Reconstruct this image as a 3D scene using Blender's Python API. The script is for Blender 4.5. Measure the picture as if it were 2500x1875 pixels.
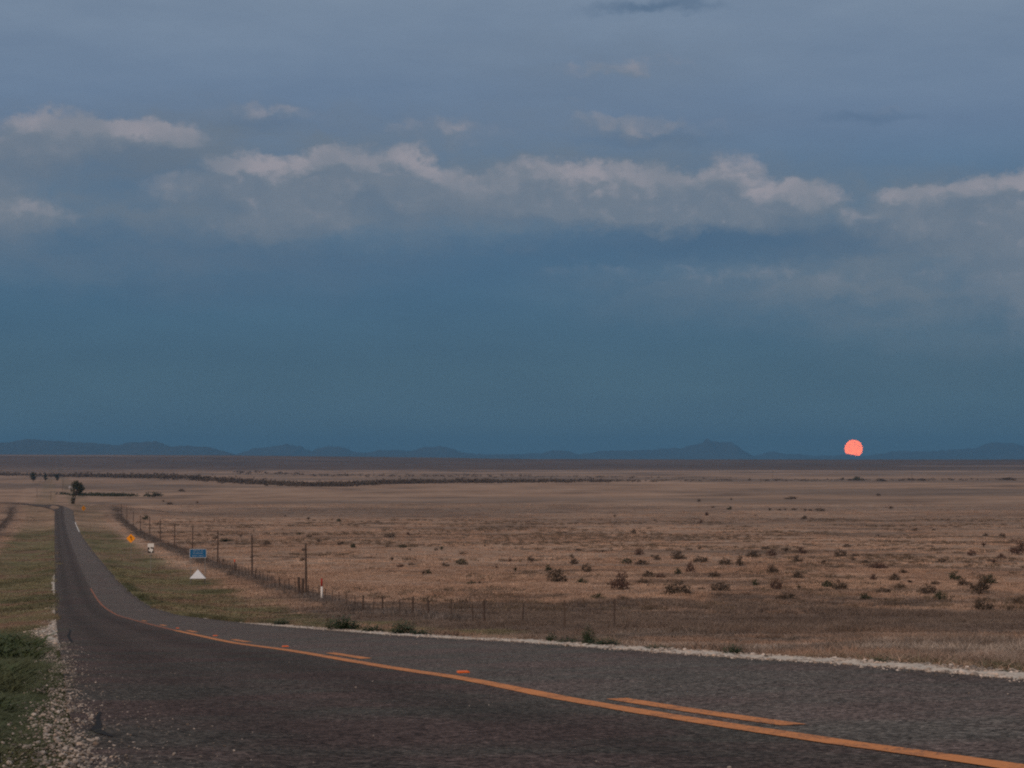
import bpy, math, random
import numpy as np
from mathutils import Vector

random.seed(7)
RNG = np.random.default_rng(11)
R = math.radians
scene = bpy.context.scene
COL = scene.collection
for o in list(bpy.data.objects):
    bpy.data.objects.remove(o)

# ------------------------------------------------------------------ camera
F, CX, CY, HORIZON = 4850.0, 1250.0, 937.5, 1118.0      # photo pixels
PITCH = math.atan((HORIZON - CY) / F)
ZC = 0.9
cam_d = bpy.data.cameras.new('camera')
cam_d.sensor_width = 36.0
cam_d.lens = F / 2500.0 * 36.0
cam_d.clip_start = 0.1
cam_d.clip_end = 250000.0
cam = bpy.data.objects.new('camera', cam_d)
cam.location = (0, 0, ZC)
cam.rotation_euler = (math.pi / 2 + PITCH, 0, 0)
COL.objects.link(cam)
scene.camera = cam

# ------------------------------------------------------------------ view
vs = scene.view_settings
vs.view_transform = 'Standard'
vs.look = 'None'
vs.exposure = 0.0
vs.gamma = 1.0
vs.use_curve_mapping = False
scene.render.film_transparent = False
cy = scene.cycles
cy.use_denoising = False
cy.max_bounces = 5
cy.diffuse_bounces = 2
cy.glossy_bounces = 2
cy.transmission_bounces = 2
cy.volume_bounces = 0
cy.transparent_max_bounces = 4
cy.pixel_filter_type = 'BLACKMAN_HARRIS'
cy.filter_width = 2.1
cy.volume_step_rate = 10.0
cy.sample_clamp_indirect = 4.0


def lin(r, g, b):
    def f(c):
        c = c / 255.0
        return c / 12.92 if c <= 0.04045 else ((c + 0.055) / 1.055) ** 2.4
    return (f(r), f(g), f(b), 1.0)


# ------------------------------------------------------------------ node helper
class NT:
    def __init__(self, tree):
        self.t = tree

    def node(self, typ, **kw):
        n = self.t.nodes.new(typ)
        for k, v in kw.items():
            setattr(n, k, v)
        return n

    def link(self, a, b):
        self.t.links.new(a, b)

    def put(self, sock, v):
        if isinstance(v, bpy.types.NodeSocket):
            self.link(v, sock)
        else:
            sock.default_value = v

    def m(self, op, a, b=None, c=None, clamp=False):
        n = self.node('ShaderNodeMath', operation=op, use_clamp=clamp)
        self.put(n.inputs[0], a)
        if b is not None:
            self.put(n.inputs[1], b)
        if c is not None:
            self.put(n.inputs[2], c)
        return n.outputs[0]

    def vm(self, op, a, b=None):
        n = self.node('ShaderNodeVectorMath', operation=op)
        self.put(n.inputs[0], a)
        if b is not None:
            self.put(n.inputs[3] if op == 'SCALE' else n.inputs[1], b)
        return n.outputs['Value'] if op in ('LENGTH', 'DOT_PRODUCT') else n.outputs[0]

    def xyz(self, x, y, z=0.0):
        n = self.node('ShaderNodeCombineXYZ')
        for s, v in zip(n.inputs, (x, y, z)):
            self.put(s, v)
        return n.outputs[0]

    def sep(self, v):
        n = self.node('ShaderNodeSeparateXYZ')
        self.link(v, n.inputs[0])
        return n.outputs

    def smooth(self, v, a, b, lo=0.0, hi=1.0):
        n = self.node('ShaderNodeMapRange', interpolation_type='SMOOTHSTEP')
        self.put(n.inputs[0], v)
        n.inputs[1].default_value = a
        n.inputs[2].default_value = b
        n.inputs[3].default_value = lo
        n.inputs[4].default_value = hi
        return n.outputs[0]

    def mix(self, f, a, b, blend='MIX'):
        n = self.node('ShaderNodeMix', data_type='RGBA', blend_type=blend)
        self.put(n.inputs[0], f)
        self.put(n.inputs[6], a)
        self.put(n.inputs[7], b)
        return n.outputs[2]

    def noise(self, vec, scale, detail=4.0, rough=0.55, dim='3D', dist=0.0):
        n = self.node('ShaderNodeTexNoise', noise_dimensions=dim)
        if vec is not None:
            self.link(vec, n.inputs['Vector'])
        n.inputs['Scale'].default_value = scale
        n.inputs['Detail'].default_value = detail
        n.inputs['Roughness'].default_value = rough
        n.inputs['Distortion'].default_value = dist
        return n.outputs

    def ramp(self, f, stops):
        n = self.node('ShaderNodeValToRGB')
        self.put(n.inputs[0], f)
        e = n.color_ramp.elements
        while len(e) > 1:
            e.remove(e[-1])
        e[0].position, e[0].color = stops[0][0], stops[0][1]
        for p, c in stops[1:]:
            k = e.new(p)
            k.color = c
        return n.outputs[0]


# ------------------------------------------------------------------ sky (world)
SUN_EL, SUN_AZ = R(24.0), R(205.0)          # low light from behind the camera (az from +Y, clockwise)
world = bpy.data.worlds.new('World')
scene.world = world
world.use_nodes = True
wt = world.node_tree
wt.nodes.clear()
W = NT(wt)


def uv_of(x, y):
    """photo pixel -> sky azimuth / elevation in degrees"""
    u = math.atan((x - CX) / F)
    v = math.atan((HORIZON - y) / F) * math.cos(u)
    return math.degrees(u), math.degrees(v)


K = math.degrees(1.0 / F)
# cloud masses in sky coordinates: (x, y, half width, height above, depth below, weight)
CLOUDS = [
    # main cumulus bank, billowing tops
    (1790, 430, 75, 56, 120, 1.0), (1700, 465, 90, 48, 90, .9), (1880, 480, 70, 40, 80, .85), (1600, 440, 70, 40, 90, .9),
    (1490, 435, 70, 42, 90, .9), (1375, 425, 70, 45, 100, .95), (1275, 415, 75, 38, 70, .7), (1240, 480, 130, 45, 60, .7),
    (1450, 500, 200, 40, 60, .8), (1680, 510, 230, 40, 50, .8), (1960, 470, 60, 32, 60, .75), (2020, 480, 60, 30, 50, .6),
    (2110, 520, 55, 22, 30, .45),
    (850, 378, 60, 30, 70, .95), (985, 385, 65, 32, 80, .95), (790, 395, 70, 30, 90, .7), (920, 430, 180, 40, 130, .85),
    (1090, 440, 140, 45, 120, .75), (570, 390, 90, 26, 70, .85), (680, 420, 140, 35, 120, .8), (620, 500, 180, 50, 80, .65),
    (780, 545, 100, 30, 40, .4), (600, 560, 110, 30, 40, .4),
    # left bank
    (170, 302, 150, 40, 90, .95), (360, 320, 120, 32, 50, .85), (50, 350, 140, 60, 220, .65), (430, 335, 100, 25, 30, .5),
    (375, 460, 70, 32, 40, .5), (460, 445, 60, 25, 40, .35), (390, 515, 30, 16, 20, .35), (40, 520, 140, 30, 70, .4),
    # higher wisps
    (640, 262, 140, 18, 60, .48), (1080, 312, 170, 30, 60, .5), (1440, 288, 55, 24, 60, .48), (1540, 295, 70, 25, 60, .45),
    (1650, 310, 150, 24, 50, .42), (1580, 138, 150, 24, 44, .36), (1450, 165, 130, 16, 24, .42), (1400, 228, 55, 12, 15, .36),
    (1830, 48, 80, 12, 20, .2), (2150, 262, 90, 14, 12, .25),
    # right stratus shelf
    (2200, 470, 80, 26, 120, .55), (2330, 465, 130, 30, 240, .62), (2480, 445, 130, 34, 330, .7), (2600, 440, 160, 40, 400, .7),
    # lower soft streaks
    (1650, 665, 330, 26, 40, .3), (1950, 690, 260, 40, 60, .28), (1300, 620, 200, 30, 60, .22), (2150, 560, 140, 40, 50, .3),
    # beyond the frame, the same bank carries on
    (-300, 390, 260, 70, 160, .6), (-800, 430, 330, 80, 150, .6), (3000, 480, 300, 80, 260, .6), (3500, 440, 280, 70, 160, .6),
]
VEILS = [  # thin grey cloud around the bank
    (150, 350, 480, 75, 250, 1.0), (860, 430, 480, 80, 170, 1.1), (1560, 465, 560, 90, 115, 1.1), (2330, 510, 380, 80, 290, 1.0),
    (1900, 690, 480, 70, 90, .6), (560, 640, 420, 70, 90, .35), (1480, 160, 420, 90, 80, .3), (1300, 320, 560, 70, 60, .55), (560, 300, 300, 60, 60, .45), (-600, 420, 600, 140, 180, .8), (3100, 480, 600, 140, 200, .8),
]
DARKS = [  # darker slate shelves under the bank
    (1750, 588, 430, 42, 50, .8), (300, 400, 200, 55, 90, .3), (1600, 335, 160, 22, 22, .3), (2130, 280, 110, 14, 14, .35),
    (1600, 5, 140, 14, 14, .7), (1000, 625, 420, 40, 60, .45), (330, 600, 360, 50, 60, .35), (640, 300, 90, 15, 22, .25), (700, 700, 500, 60, 60, .2),
]


def blob_group(name, blobs):
    g = bpy.data.node_groups.new(name, 'ShaderNodeTree')
    g.interface.new_socket('u', in_out='INPUT', socket_type='NodeSocketFloat')
    g.interface.new_socket('v', in_out='INPUT', socket_type='NodeSocketFloat')
    g.interface.new_socket('d', in_out='OUTPUT', socket_type='NodeSocketFloat')
    G = NT(g)
    gi, go = g.nodes.new('NodeGroupInput'), g.nodes.new('NodeGroupOutput')
    acc = None
    uvv = G.xyz(gi.outputs[0], gi.outputs[1], gi.outputs[1])
    for (x, y, rw, rt, rb, w) in blobs:
        u0, v0 = uv_of(x, y)
        n = G.node('ShaderNodeVectorMath', operation='MULTIPLY_ADD')
        G.link(uvv, n.inputs[0])
        n.inputs[1].default_value = (1 / (rw * K), 1 / (rt * K), -1 / (rb * K))
        n.inputs[2].default_value = (-u0 / (rw * K), -v0 / (rt * K), v0 / (rb * K))
        c = G.vm('MAXIMUM', n.outputs[0], (-1e6, 0.0, 0.0))
        q = G.vm('DOT_PRODUCT', c, c)
        e = G.m('MULTIPLY_ADD', q, -0.36, 1.0, clamp=True)
        e = G.m('MULTIPLY', e, e)
        acc = G.m('MULTIPLY', e, w) if acc is None else G.m('MULTIPLY_ADD', e, w, acc)
    G.link(acc, go.inputs[0])
    return g


tc = W.node('ShaderNodeTexCoord')
dx, dy, dz = W.sep(W.vm('NORMALIZE', tc.outputs['Generated']))
su = W.m('MULTIPLY', W.m('ARCTAN2', dx, dy), 57.29578)
sv = W.m('MULTIPLY', W.m('ARCSINE', dz), 57.29578)
p0 = W.xyz(su, W.m('MULTIPLY', sv, 1.5), 0.0)
n_big = W.noise(p0, 0.9, 5.0, 0.55)
n_fine = W.noise(p0, 3.4, 5.0, 0.6)
wob = W.vm('ADD', W.vm('SCALE', W.vm('SUBTRACT', n_big['Color'], (0.5, 0.5, 0.5)), 1.15),
           W.vm('SCALE', W.vm('SUBTRACT', n_fine['Color'], (0.5, 0.5, 0.5)), 0.42))
wx, wy, _ = W.sep(wob)
cu = W.m('ADD', su, wx)
cv = W.m('ADD', sv, W.m('MULTIPLY', wy, 0.75))
cg = blob_group('cloud_masses', CLOUDS)
dg = blob_group('dark_shelves', DARKS)


def call(g, u, v):
    n = W.node('ShaderNodeGroup')
    n.node_tree = g
    W.link(u, n.inputs[0])
    W.put(n.inputs[1], v)
    return n.outputs[0]


d0 = W.m('MINIMUM', call(cg, cu, cv), 1.15)
d_up = W.m('MINIMUM', call(cg, W.m('ADD', cu, 0.2), W.m('ADD', cv, 0.42)), 1.15)
dk = call(dg, cu, cv)
billow = W.m('SUBTRACT', W.noise(W.xyz(cu, W.m('MULTIPLY', cv, 1.25), 3.0), 1.35, 6.0, 0.58)['Fac'], 0.5)
billow_up = W.m('SUBTRACT', W.noise(W.xyz(W.m('ADD', cu, .12), W.m('MULTIPLY', W.m('ADD', cv, 0.22), 1.25), 3.0), 1.35, 6.0, 0.58)['Fac'], 0.5)


def puffs(u, v):
    n = W.node('ShaderNodeTexVoronoi', feature='SMOOTH_F1', voronoi_dimensions='2D')
    W.link(W.xyz(u, W.m('MULTIPLY', v, 1.15), 0.0), n.inputs['Vector'])
    n.inputs['Scale'].default_value = 0.95
    n.inputs['Smoothness'].default_value = 0.55
    n.inputs['Detail'].default_value = 2.0
    n.inputs['Roughness'].default_value = 0.55
    return W.m('SUBTRACT', 0.42, n.outputs['Distance'])


wu, wv = W.m('MULTIPLY_ADD', wx, 0.45, su), W.m('MULTIPLY_ADD', wy, 0.35, sv)
pf0, pf1 = puffs(wu, wv), puffs(W.m('ADD', wu, .10), W.m('ADD', wv, .20))
billow = W.m('MULTIPLY_ADD', pf0, 0.34, billow)
billow_up = W.m('MULTIPLY_ADD', pf1, 0.34, billow_up)
dens = W.m('MULTIPLY_ADD', billow, 0.75, d0)
cover = W.m('MULTIPLY', W.smooth(dens, 0.05, 0.92), W.smooth(d0, 0.02, 0.42))
rim = W.m('ADD', W.m('MULTIPLY', W.m('SUBTRACT', d0, d_up), 1.0), W.m('MULTIPLY', W.m('SUBTRACT', billow, billow_up), 1.25))
brk = W.smooth(W.noise(W.xyz(su, sv, 11.0), 0.42, 3.0, 0.5)['Fac'], 0.36, 0.66, 0.25, 1.0)
rim = W.m('MULTIPLY', W.m('MULTIPLY', W.smooth(rim, 0.0, 0.85), W.m('POWER', cover, 0.7)), brk)
streak = W.m('SUBTRACT', W.noise(W.xyz(W.m('MULTIPLY', su, 0.35), W.m('MULTIPLY', sv, 1.3), 7.0), 0.55, 5.0, 0.6)['Fac'], 0.5)

vv = W.m('DIVIDE', W.m('ADD', sv, 2.0), 92.0)


def vp(v):
    return (v + 2.0) / 92.0


sky_stops = [(vp(-1.9), lin(67, 99, 119)), (vp(0.3), lin(67, 98, 118)), (vp(2.5), lin(60, 91, 112)), (vp(4.5), lin(62, 95, 121)),
             (vp(6.0), lin(69, 102, 130)), (vp(7.7), lin(83, 111, 138)), (vp(9.5), lin(100, 120, 146)),
             (vp(11.2), lin(110, 128, 151)), (vp(13.2), lin(118, 134, 154)), (vp(25), lin(142, 151, 163)),
             (vp(50), lin(172, 175, 180)), (1.0, lin(184, 185, 187))]
base = W.ramp(vv, sky_stops)
base = W.mix(1.0, base, W.xyz(W.m('MULTIPLY_ADD', streak, 0.42, 1.0), W.m('MULTIPLY_ADD', streak, 0.34, 1.0), W.m('MULTIPLY_ADD', streak, 0.24, 1.0)), 'MULTIPLY')
base0 = base
base_d = lin(60, 88, 117)
veil = call(blob_group('cloud_veil', VEILS), W.m('ADD', su, W.m('MULTIPLY', wx, 1.3)), W.m('ADD', sv, W.m('MULTIPLY', wy, 0.9)))
vn = W.noise(W.xyz(W.m('MULTIPLY', cu, 0.5), W.m('MULTIPLY', cv, 1.4), 17.0), 0.8, 5.0, 0.6)['Fac']
veil = W.m('MULTIPLY', W.m('MINIMUM', veil, 1.0), W.smooth(vn, 0.28, 0.70, 0.42, 1.0))
base = W.mix(W.m('MULTIPLY', veil, 0.90), base, lin(104, 115, 128))
base = W.mix(W.m('MULTIPLY', W.m('MINIMUM', dk, 1.0), 0.78), base, base_d)
topness = W.smooth(W.m('ADD', W.m('SUBTRACT', d0, d_up), W.m('MULTIPLY', billow, 0.5)), -0.55, 0.35)
body = W.mix(W.m('MULTIPLY', cover, 0.84), base, W.mix(topness, lin(97, 111, 128), lin(118, 125, 136)))
lit = W.mix(W.m('MULTIPLY', rim, 0.56), body, lin(172, 161, 165))

nis = W.node('ShaderNodeTexSky', sky_type='NISHITA')
nis.sun_disc = False
nis.sun_elevation = SUN_EL
nis.sun_rotation = SUN_AZ
nis.altitude = 1300.0
nis.air_density = 1.0
nis.dust_density = 1.5
nis.ozone_density = 1.5
bg_n = W.node('ShaderNodeBackground')
W.link(nis.outputs[0], bg_n.inputs[0])
bg_n.inputs[1].default_value = 0.004
bg_c = W.node('ShaderNodeBackground')
W.link(lit, bg_c.inputs[0])
bg_c.inputs[1].default_value = 1.0
bg_o = W.node('ShaderNodeBackground')          # open sky away from the cloud bank
W.link(base0, bg_o.inputs[0])
bg_o.inputs[1].default_value = 1.0
inside = W.m('MULTIPLY', W.m('LESS_THAN', W.m('ABSOLUTE', su), 42.0), W.m('MULTIPLY', W.m('LESS_THAN', sv, 17.0), W.m('GREATER_THAN', sv, -2.0)))
mxs = W.node('ShaderNodeMixShader')
W.link(inside, mxs.inputs[0])
W.link(bg_o.outputs[0], mxs.inputs[1])
W.link(bg_c.outputs[0], mxs.inputs[2])
add = W.node('ShaderNodeAddShader')
W.link(bg_n.outputs[0], add.inputs[0])
W.link(mxs.outputs[0], add.inputs[1])
wo = W.node('ShaderNodeOutputWorld')
W.link(add.outputs[0], wo.inputs[0])

# ------------------------------------------------------------------ sun (already at the horizon behind the camera: broad warm glow)
sun_d = bpy.data.lights.new('sun', 'SUN')
sun_d.energy = 1.55
sun_d.angle = R(35)
sun_d.color = (1.0, 0.71, 0.50)
sun = bpy.data.objects.new('sun', sun_d)
sdir = Vector((math.sin(SUN_AZ) * math.cos(SUN_EL), math.cos(SUN_AZ) * math.cos(SUN_EL), math.sin(SUN_EL)))
sun.rotation_euler = sdir.to_track_quat('Z', 'Y').to_euler()
COL.objects.link(sun)


# ------------------------------------------------------------------ numpy noise
def _hash(ix, iy, seed):
    h = (ix.astype(np.int64) * 374761393 + iy.astype(np.int64) * 668265263 + seed * 974711) & 0xffffffff
    h = ((h ^ (h >> 13)) * 1274126177) & 0xffffffff
    return ((h ^ (h >> 16)) & 0xffff) / 65535.0


def vnoise(x, y, seed=0):
    x = np.asarray(x, float)
    y = np.asarray(y, float)
    ix, iy = np.floor(x), np.floor(y)
    fx, fy = x - ix, y - iy
    fx, fy = fx * fx * (3 - 2 * fx), fy * fy * (3 - 2 * fy)
    a, b = _hash(ix, iy, seed), _hash(ix + 1, iy, seed)
    c, d = _hash(ix, iy + 1, seed), _hash(ix + 1, iy + 1, seed)
    return (a + (b - a) * fx) * (1 - fy) + (c + (d - c) * fx) * fy


def fbm(x, y, seed=0, octv=4):
    s, a, t = 0.0, 0.5, 0.0
    for i in range(octv):
        s = s + a * vnoise(np.asarray(x) * 2 ** i + 17.3 * i, np.asarray(y) * 2 ** i - 9.1 * i, seed + i)
        t += a
        a *= 0.5
    return s / t


def sstep(v, a, b):
    t = np.clip((np.asarray(v, float) - a) / (b - a), 0, 1)
    return t * t * (3 - 2 * t)


# ------------------------------------------------------------------ terrain shape
# distance forward -> metres below the lens, read off the road's vanishing edges
PT = np.array([(-3000, 0.9), (-60, .55), (-15, .58), (0, .70), (4, .90), (7.39, 1.146), (9.275, 1.309), (13.67, 1.66), (17.38, 1.921), (20, 2.131), (30.6, 2.945),
               (39, 3.62), (49, 4.36), (71, 5.95), (93, 7.5), (115, 9.0), (155, 11.2), (196, 12.7), (229, 13.6), (314, 15.7), (452, 18.6),
               (535, 20.0), (652, 21.0), (800, 21.6), (1000, 22.7), (1500, 24.3), (2000, 25.1), (3000, 26.0), (4500, 25.4),
               (5500, 20.0), (6500, 10.0), (7500, 1.6), (8500, 4.0), (12000, 26), (20000, 34), (62000, 60)], float)


def _pchip(xs, ys):
    h = np.diff(xs)
    d = np.diff(ys) / h
    m = np.zeros_like(ys)
    for i in range(1, len(xs) - 1):
        if d[i - 1] * d[i] > 0:
            w1, w2 = 2 * h[i] + h[i - 1], h[i] + 2 * h[i - 1]
            m[i] = (w1 + w2) / (w1 / d[i - 1] + w2 / d[i])
    m[0], m[-1] = d[0], d[-1]
    return m


PM = _pchip(PT[:, 0], PT[:, 1])


def prof(Y):
    Y = np.clip(np.asarray(Y, float), PT[0, 0], PT[-1, 0])
    i = np.clip(np.searchsorted(PT[:, 0], Y, side='right') - 1, 0, len(PT) - 2)
    h = PT[i + 1, 0] - PT[i, 0]
    s = (Y - PT[i, 0]) / h
    return ((2 * s ** 3 - 3 * s ** 2 + 1) * PT[i, 1] + (s ** 3 - 2 * s ** 2 + s) * h * PM[i]
            + (-2 * s ** 3 + 3 * s ** 2) * PT[i + 1, 1] + (s ** 3 - s ** 2) * h * PM[i + 1])


SL, X0, RW = -0.23, 0.10, 6.9      # road: left edge X = X0 + SL*Y, width RW along X


def xl(Y):
    return X0 + SL * np.asarray(Y, float)


def hump(t, Y):
    n = Y - (772 + 1.0 * np.maximum(0, -t))
    side = np.where(t > 14, np.exp(-((t - 14) / 26.0) ** 2), 1.0)
    return 3.5 * np.where(n < 0, np.exp(-(n / 55.0) ** 2), np.exp(-(n / 80.0) ** 2)) * side


def ridge_az(X, Y):
    a = np.asarray(X, float) / np.maximum(np.asarray(Y, float), 1.0)
    return np.interp(a, [-.35, -.2577, -.15, -.05, .0, .1, .3], [14.5, 14.5, 12.0, 4.4, -2.3, -4, -4.6])


def road_z(Y):
    t = RW / 2
    return ZC - prof(Y) + hump(t, np.asarray(Y, float))


def cross(t, Y):
    """the far lane is banked: its outer edge stands a little higher near the camera"""
    t, Y = np.asarray(t, float), np.asarray(Y, float)
    d = np.interp(Y, [-20, 8, 14, 39, 71, 115], [.10, .11, .115, .14, .06, 0])
    return d * np.where(t <= RW, np.clip((t - RW / 2) / (RW / 2), 0, 1), 1 - sstep(t, RW + .3, RW + 7))


def H(X, Y):
    X, Y = np.asarray(X, float), np.asarray(Y, float)
    t = X - xl(Y)
    z = ZC - prof(Y) + hump(t, Y) + cross(t, Y)
    z = z + ridge_az(X, Y) * sstep(Y, 4300, 7200) * (1 - sstep(Y, 8000, 11000))
    right = np.interp(t, [RW, 7.1, 7.35, 7.7, 9.5, 13, 18, 24, 60], [-.03, -.03, -.01, -.05, -.28, -.55, -.55, -.4, -.35])
    left = np.interp(-t, [0, .2, .5, 1.2, 3, 6, 12, 30], [-.03, -.03, -.0, -.08, -.3, -.35, -.15, 0.0])
    z = z + np.where(t > RW, right, np.where(t < 0, left, -.03))
    off = np.clip(np.maximum(t - RW - .8, -t - .5) / 4.0, 0, 1)
    z = z + off * ((fbm(X / 1.3, Y / 1.3, 5, 3) - .5) * .16 + (fbm(X / 9, Y / 9, 3, 3) - .5) * .45 * np.clip(Y / 60, .3, 1)
                   + (fbm(X / 70, Y / 70, 9, 3) - .5) * 1.0 * np.clip((Y - 40) / 100, 0, 1) * np.clip((np.abs(t) - 10) / 60, 0, 1))
    far = sstep(Y, 900, 3000)
    z = z + far * (fbm(X / 700, Y / 700, 21, 3) - .5) * 4.0 * (1 - sstep(Y, 5000, 7500) * .7)
    return z


def h1(x, y):
    return float(H(np.array([x]), np.array([y]))[0])


_YS = np.concatenate([np.linspace(5, 60, 400), np.geomspace(60, 8200, 2600)[1:]])


def ray(px, py):
    a, b = (px - CX) / F, (CY - py) / F
    c, s = math.cos(PITCH), math.sin(PITCH)
    return a, c - b * s, s + b * c


def ground_at(px, py, ymin=8.0):
    """photo pixel -> the point of the ground sheet seen there"""
    a, fy, fz = ray(px, py)
    ys = _YS[_YS >= ymin]
    zz = ZC + fz / fy * ys
    hh = H(a / fy * ys, ys)
    k = np.nonzero(zz <= hh)[0]
    i = k[0] if len(k) else len(ys) - 1
    Y = ys[i]
    if i > 0:
        e0, e1 = zz[i - 1] - hh[i - 1], zz[i] - hh[i]
        if e0 > 0 > e1:
            Y = ys[i - 1] + (ys[i] - ys[i - 1]) * e0 / (e0 - e1)
    X = a / fy * Y
    return X, Y, h1(X, Y)


def at_depth(px, py, Y):
    a, fy, fz = ray(px, py)
    return a / fy * Y, Y, ZC + fz / fy * Y


# ------------------------------------------------------------------ vegetation / soil colour (the real colours of the plants)
TAN = np.array([.318, .208, .150])
TANL = np.array([.390, .268, .198])
OLIVE = np.array([.175, .158, .090])
GREEN = np.array([.062, .072, .036])
PURP = np.array([.092, .077, .069])
GREY = np.array([.160, .132, .113])
SCRUB = np.array([.105, .076, .066])


def lerp(a, b, f):
    f = np.asarray(f)[..., None]
    return a * (1 - f) + b * f


def veg_color(X, Y):
    X, Y = np.asarray(X, float), np.asarray(Y, float)
    t = X - xl(Y)
    n1, n2, n3 = fbm(X / 6, Y / 6, 31, 4), fbm(X / 28, Y / 28, 41, 4), fbm(X / 1.7, Y / 1.7, 51, 3)
    c = lerp(TAN[None, :] * np.ones(X.shape + (1,)), TANL, sstep(n2 * .5 + n1 * .5, .36, .66))
    # thin darker streaks of other plants in the pasture
    c = lerp(c, PURP, .55 * sstep(fbm(X / 22, Y / 9, 61, 4), .56, .72) * sstep(Y, 100, 200))
    big = fbm(X / 420, Y / 190, 71, 4)
    c = lerp(c, PURP * 1.5, .6 * sstep(big, .46, .66) * sstep(Y, 350, 900))
    # dark strip of low weeds below the fence line
    edge = (n2 - .5) * 56 + (n1 - .5) * 22
    rag = (n3 - .5) * 40 + (fbm(X / 14, Y / 14, 45, 4) - .5) * 60 + (fbm(X / 3.2, Y / 9, 46, 4) - .5) * 70
    strip = sstep(Y + edge * .6 + rag * .5 + 17 * (1 - sstep(X / np.maximum(Y, 1.0), .10, .20)), 48, 78) * (1 - sstep(Y + edge * .6 + rag * .7, 148, 176)) * sstep(t, 9.5, 14)
    c = lerp(c, lerp(PURP[None, :] * np.ones(X.shape + (1,)), GREY, sstep(fbm(X / 5, Y / 8, 47, 4), .50, .68) * .55), .80 * strip)
    # slope just beyond the road, near
    near = (1 - sstep(Y + edge * .3, 58, 80)) * sstep(t, 7, 9)
    c = lerp(c, lerp(GREY[None, :] * np.ones(X.shape + (1,)), TAN, sstep(n1, .42, .6)), near * .85)
    c = lerp(c, PURP, near * .8 * sstep(n2 + (n3 - .5) * .25 - .10 * sstep(X / np.maximum(Y, 1.0), .12, .24),   .30, .46))
    # mown roadside verges, greener
    vr = sstep(t, 6.8, 7.0) * (1 - sstep(t + (n1 - .5) * 8, 15.5, 19.5)) * sstep(Y + (n1 - .5) * 26, 52, 80)
    vl = sstep(-t, -.1, .02) * (1 - sstep(-t + (n1 - .5) * 5, 9.0, 12.0))
    v = np.clip(vr + vl, 0, 1) * (1 - .75 * sstep(Y, 520, 640))
    olive = lerp(OLIVE[None, :] * np.ones(X.shape + (1,)), TAN * .62, sstep(n1 * .6 + n3 * .4, .42, .66))
    olive = lerp(olive, GREEN, .6 * sstep(fbm(X / 5, Y / 17, 81, 4), .48, .68))
    c = lerp(c, olive, v * .95)
    gw = np.interp(Y, [12, 40, 120], [.16, .35, .9])
    gl = (1 - sstep(np.abs(t - np.interp(Y, [12, 60, 120], [7.75, 7.6, 7.3]) - (n3 - .5) * .9 * gw), .35 * gw, gw)) * sstep(n1, .42, .6) * sstep(-Y, -320, -200)
    c = lerp(c, GREEN, .85 * gl)
    rock = near * sstep(fbm(X / 5.0, Y / 3.2, 97, 4), .60, .66) * sstep(Y, 26, 40)
    c = lerp(c, np.array([.36, .30, .255]), .7 * rock)
    nl = vl * (1 - sstep(Y, 40, 75))
    c = lerp(c, GREEN, nl * .85)
    # rough growth under both fences
    fr = np.exp(-((t - 23.0 - (n1 - .5) * 3) / 2.4) ** 2) * sstep(Y, 110, 170) * (1 - sstep(Y, 760, 800))
    fl = np.exp(-((t + 16.0 - (n1 - .5) * 3) / 2.2) ** 2) * sstep(Y, 100, 160) * (1 - sstep(Y, 760, 800))
    c = lerp(c, PURP * 1.2, .6 * np.clip(fr + fl, 0, 1))
    pale = np.exp(-((t - 19.3 - (n1 - .5) * 3) / 1.7) ** 2) * sstep(Y, 200, 280) * (1 - sstep(Y, 640, 720))
    c = lerp(c, TANL, .75 * pale)
    # far scrubland towards the skyline, with a few bare pale flats
    fe = fbm(X / 900, Y / 900, 91, 4)
    sk = sstep(Y + (fe - .5) * 2200, 3800, 4900)
    c = lerp(c, SCRUB, .82 * sk)
    c = lerp(c, TANL * 1.1, .5 * sk * sstep(fbm(X / 1500, Y / 500, 95, 3), .64, .72))
    return c


# ------------------------------------------------------------------ mesh helpers
def mesh_obj(name, verts, faces, mat=None, parent=None, smooth=False):
    me = bpy.data.meshes.new(name)
    me.from_pydata([tuple(map(float, v)) for v in verts], [], [tuple(f) for f in faces])
    me.update()
    if mat:
        me.materials.append(mat)
    if smooth:
        me.polygons.foreach_set('use_smooth', [True] * len(me.polygons))
    o = bpy.data.objects.new(name, me)
    COL.objects.link(o)
    if parent:
        o.parent = parent
    return o


def empty(name, loc, rz=0.0):
    o = bpy.data.objects.new(name, None)
    o.location = loc
    o.rotation_euler = (0, 0, rz)
    o.empty_display_size = .3
    COL.objects.link(o)
    return o


def tag(o, label, cat, group=None):
    o['label'] = label
    o['category'] = cat
    if group:
        o['group'] = group
    return o


def box(x0, x1, y0, y1, z0, z1):
    v = [(x0, y0, z0), (x1, y0, z0), (x1, y1, z0), (x0, y1, z0), (x0, y0, z1), (x1, y0, z1), (x1, y1, z1), (x0, y1, z1)]
    f = [(0, 3, 2, 1), (4, 5, 6, 7), (0, 1, 5, 4), (1, 2, 6, 5), (2, 3, 7, 6), (3, 0, 4, 7)]
    return v, f


def merge(*parts):
    V, Fc = [], []
    for v, f in parts:
        k = len(V)
        V += [tuple(p) for p in v]
        Fc += [tuple(i + k for i in q) for q in f]
    return V, Fc


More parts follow.
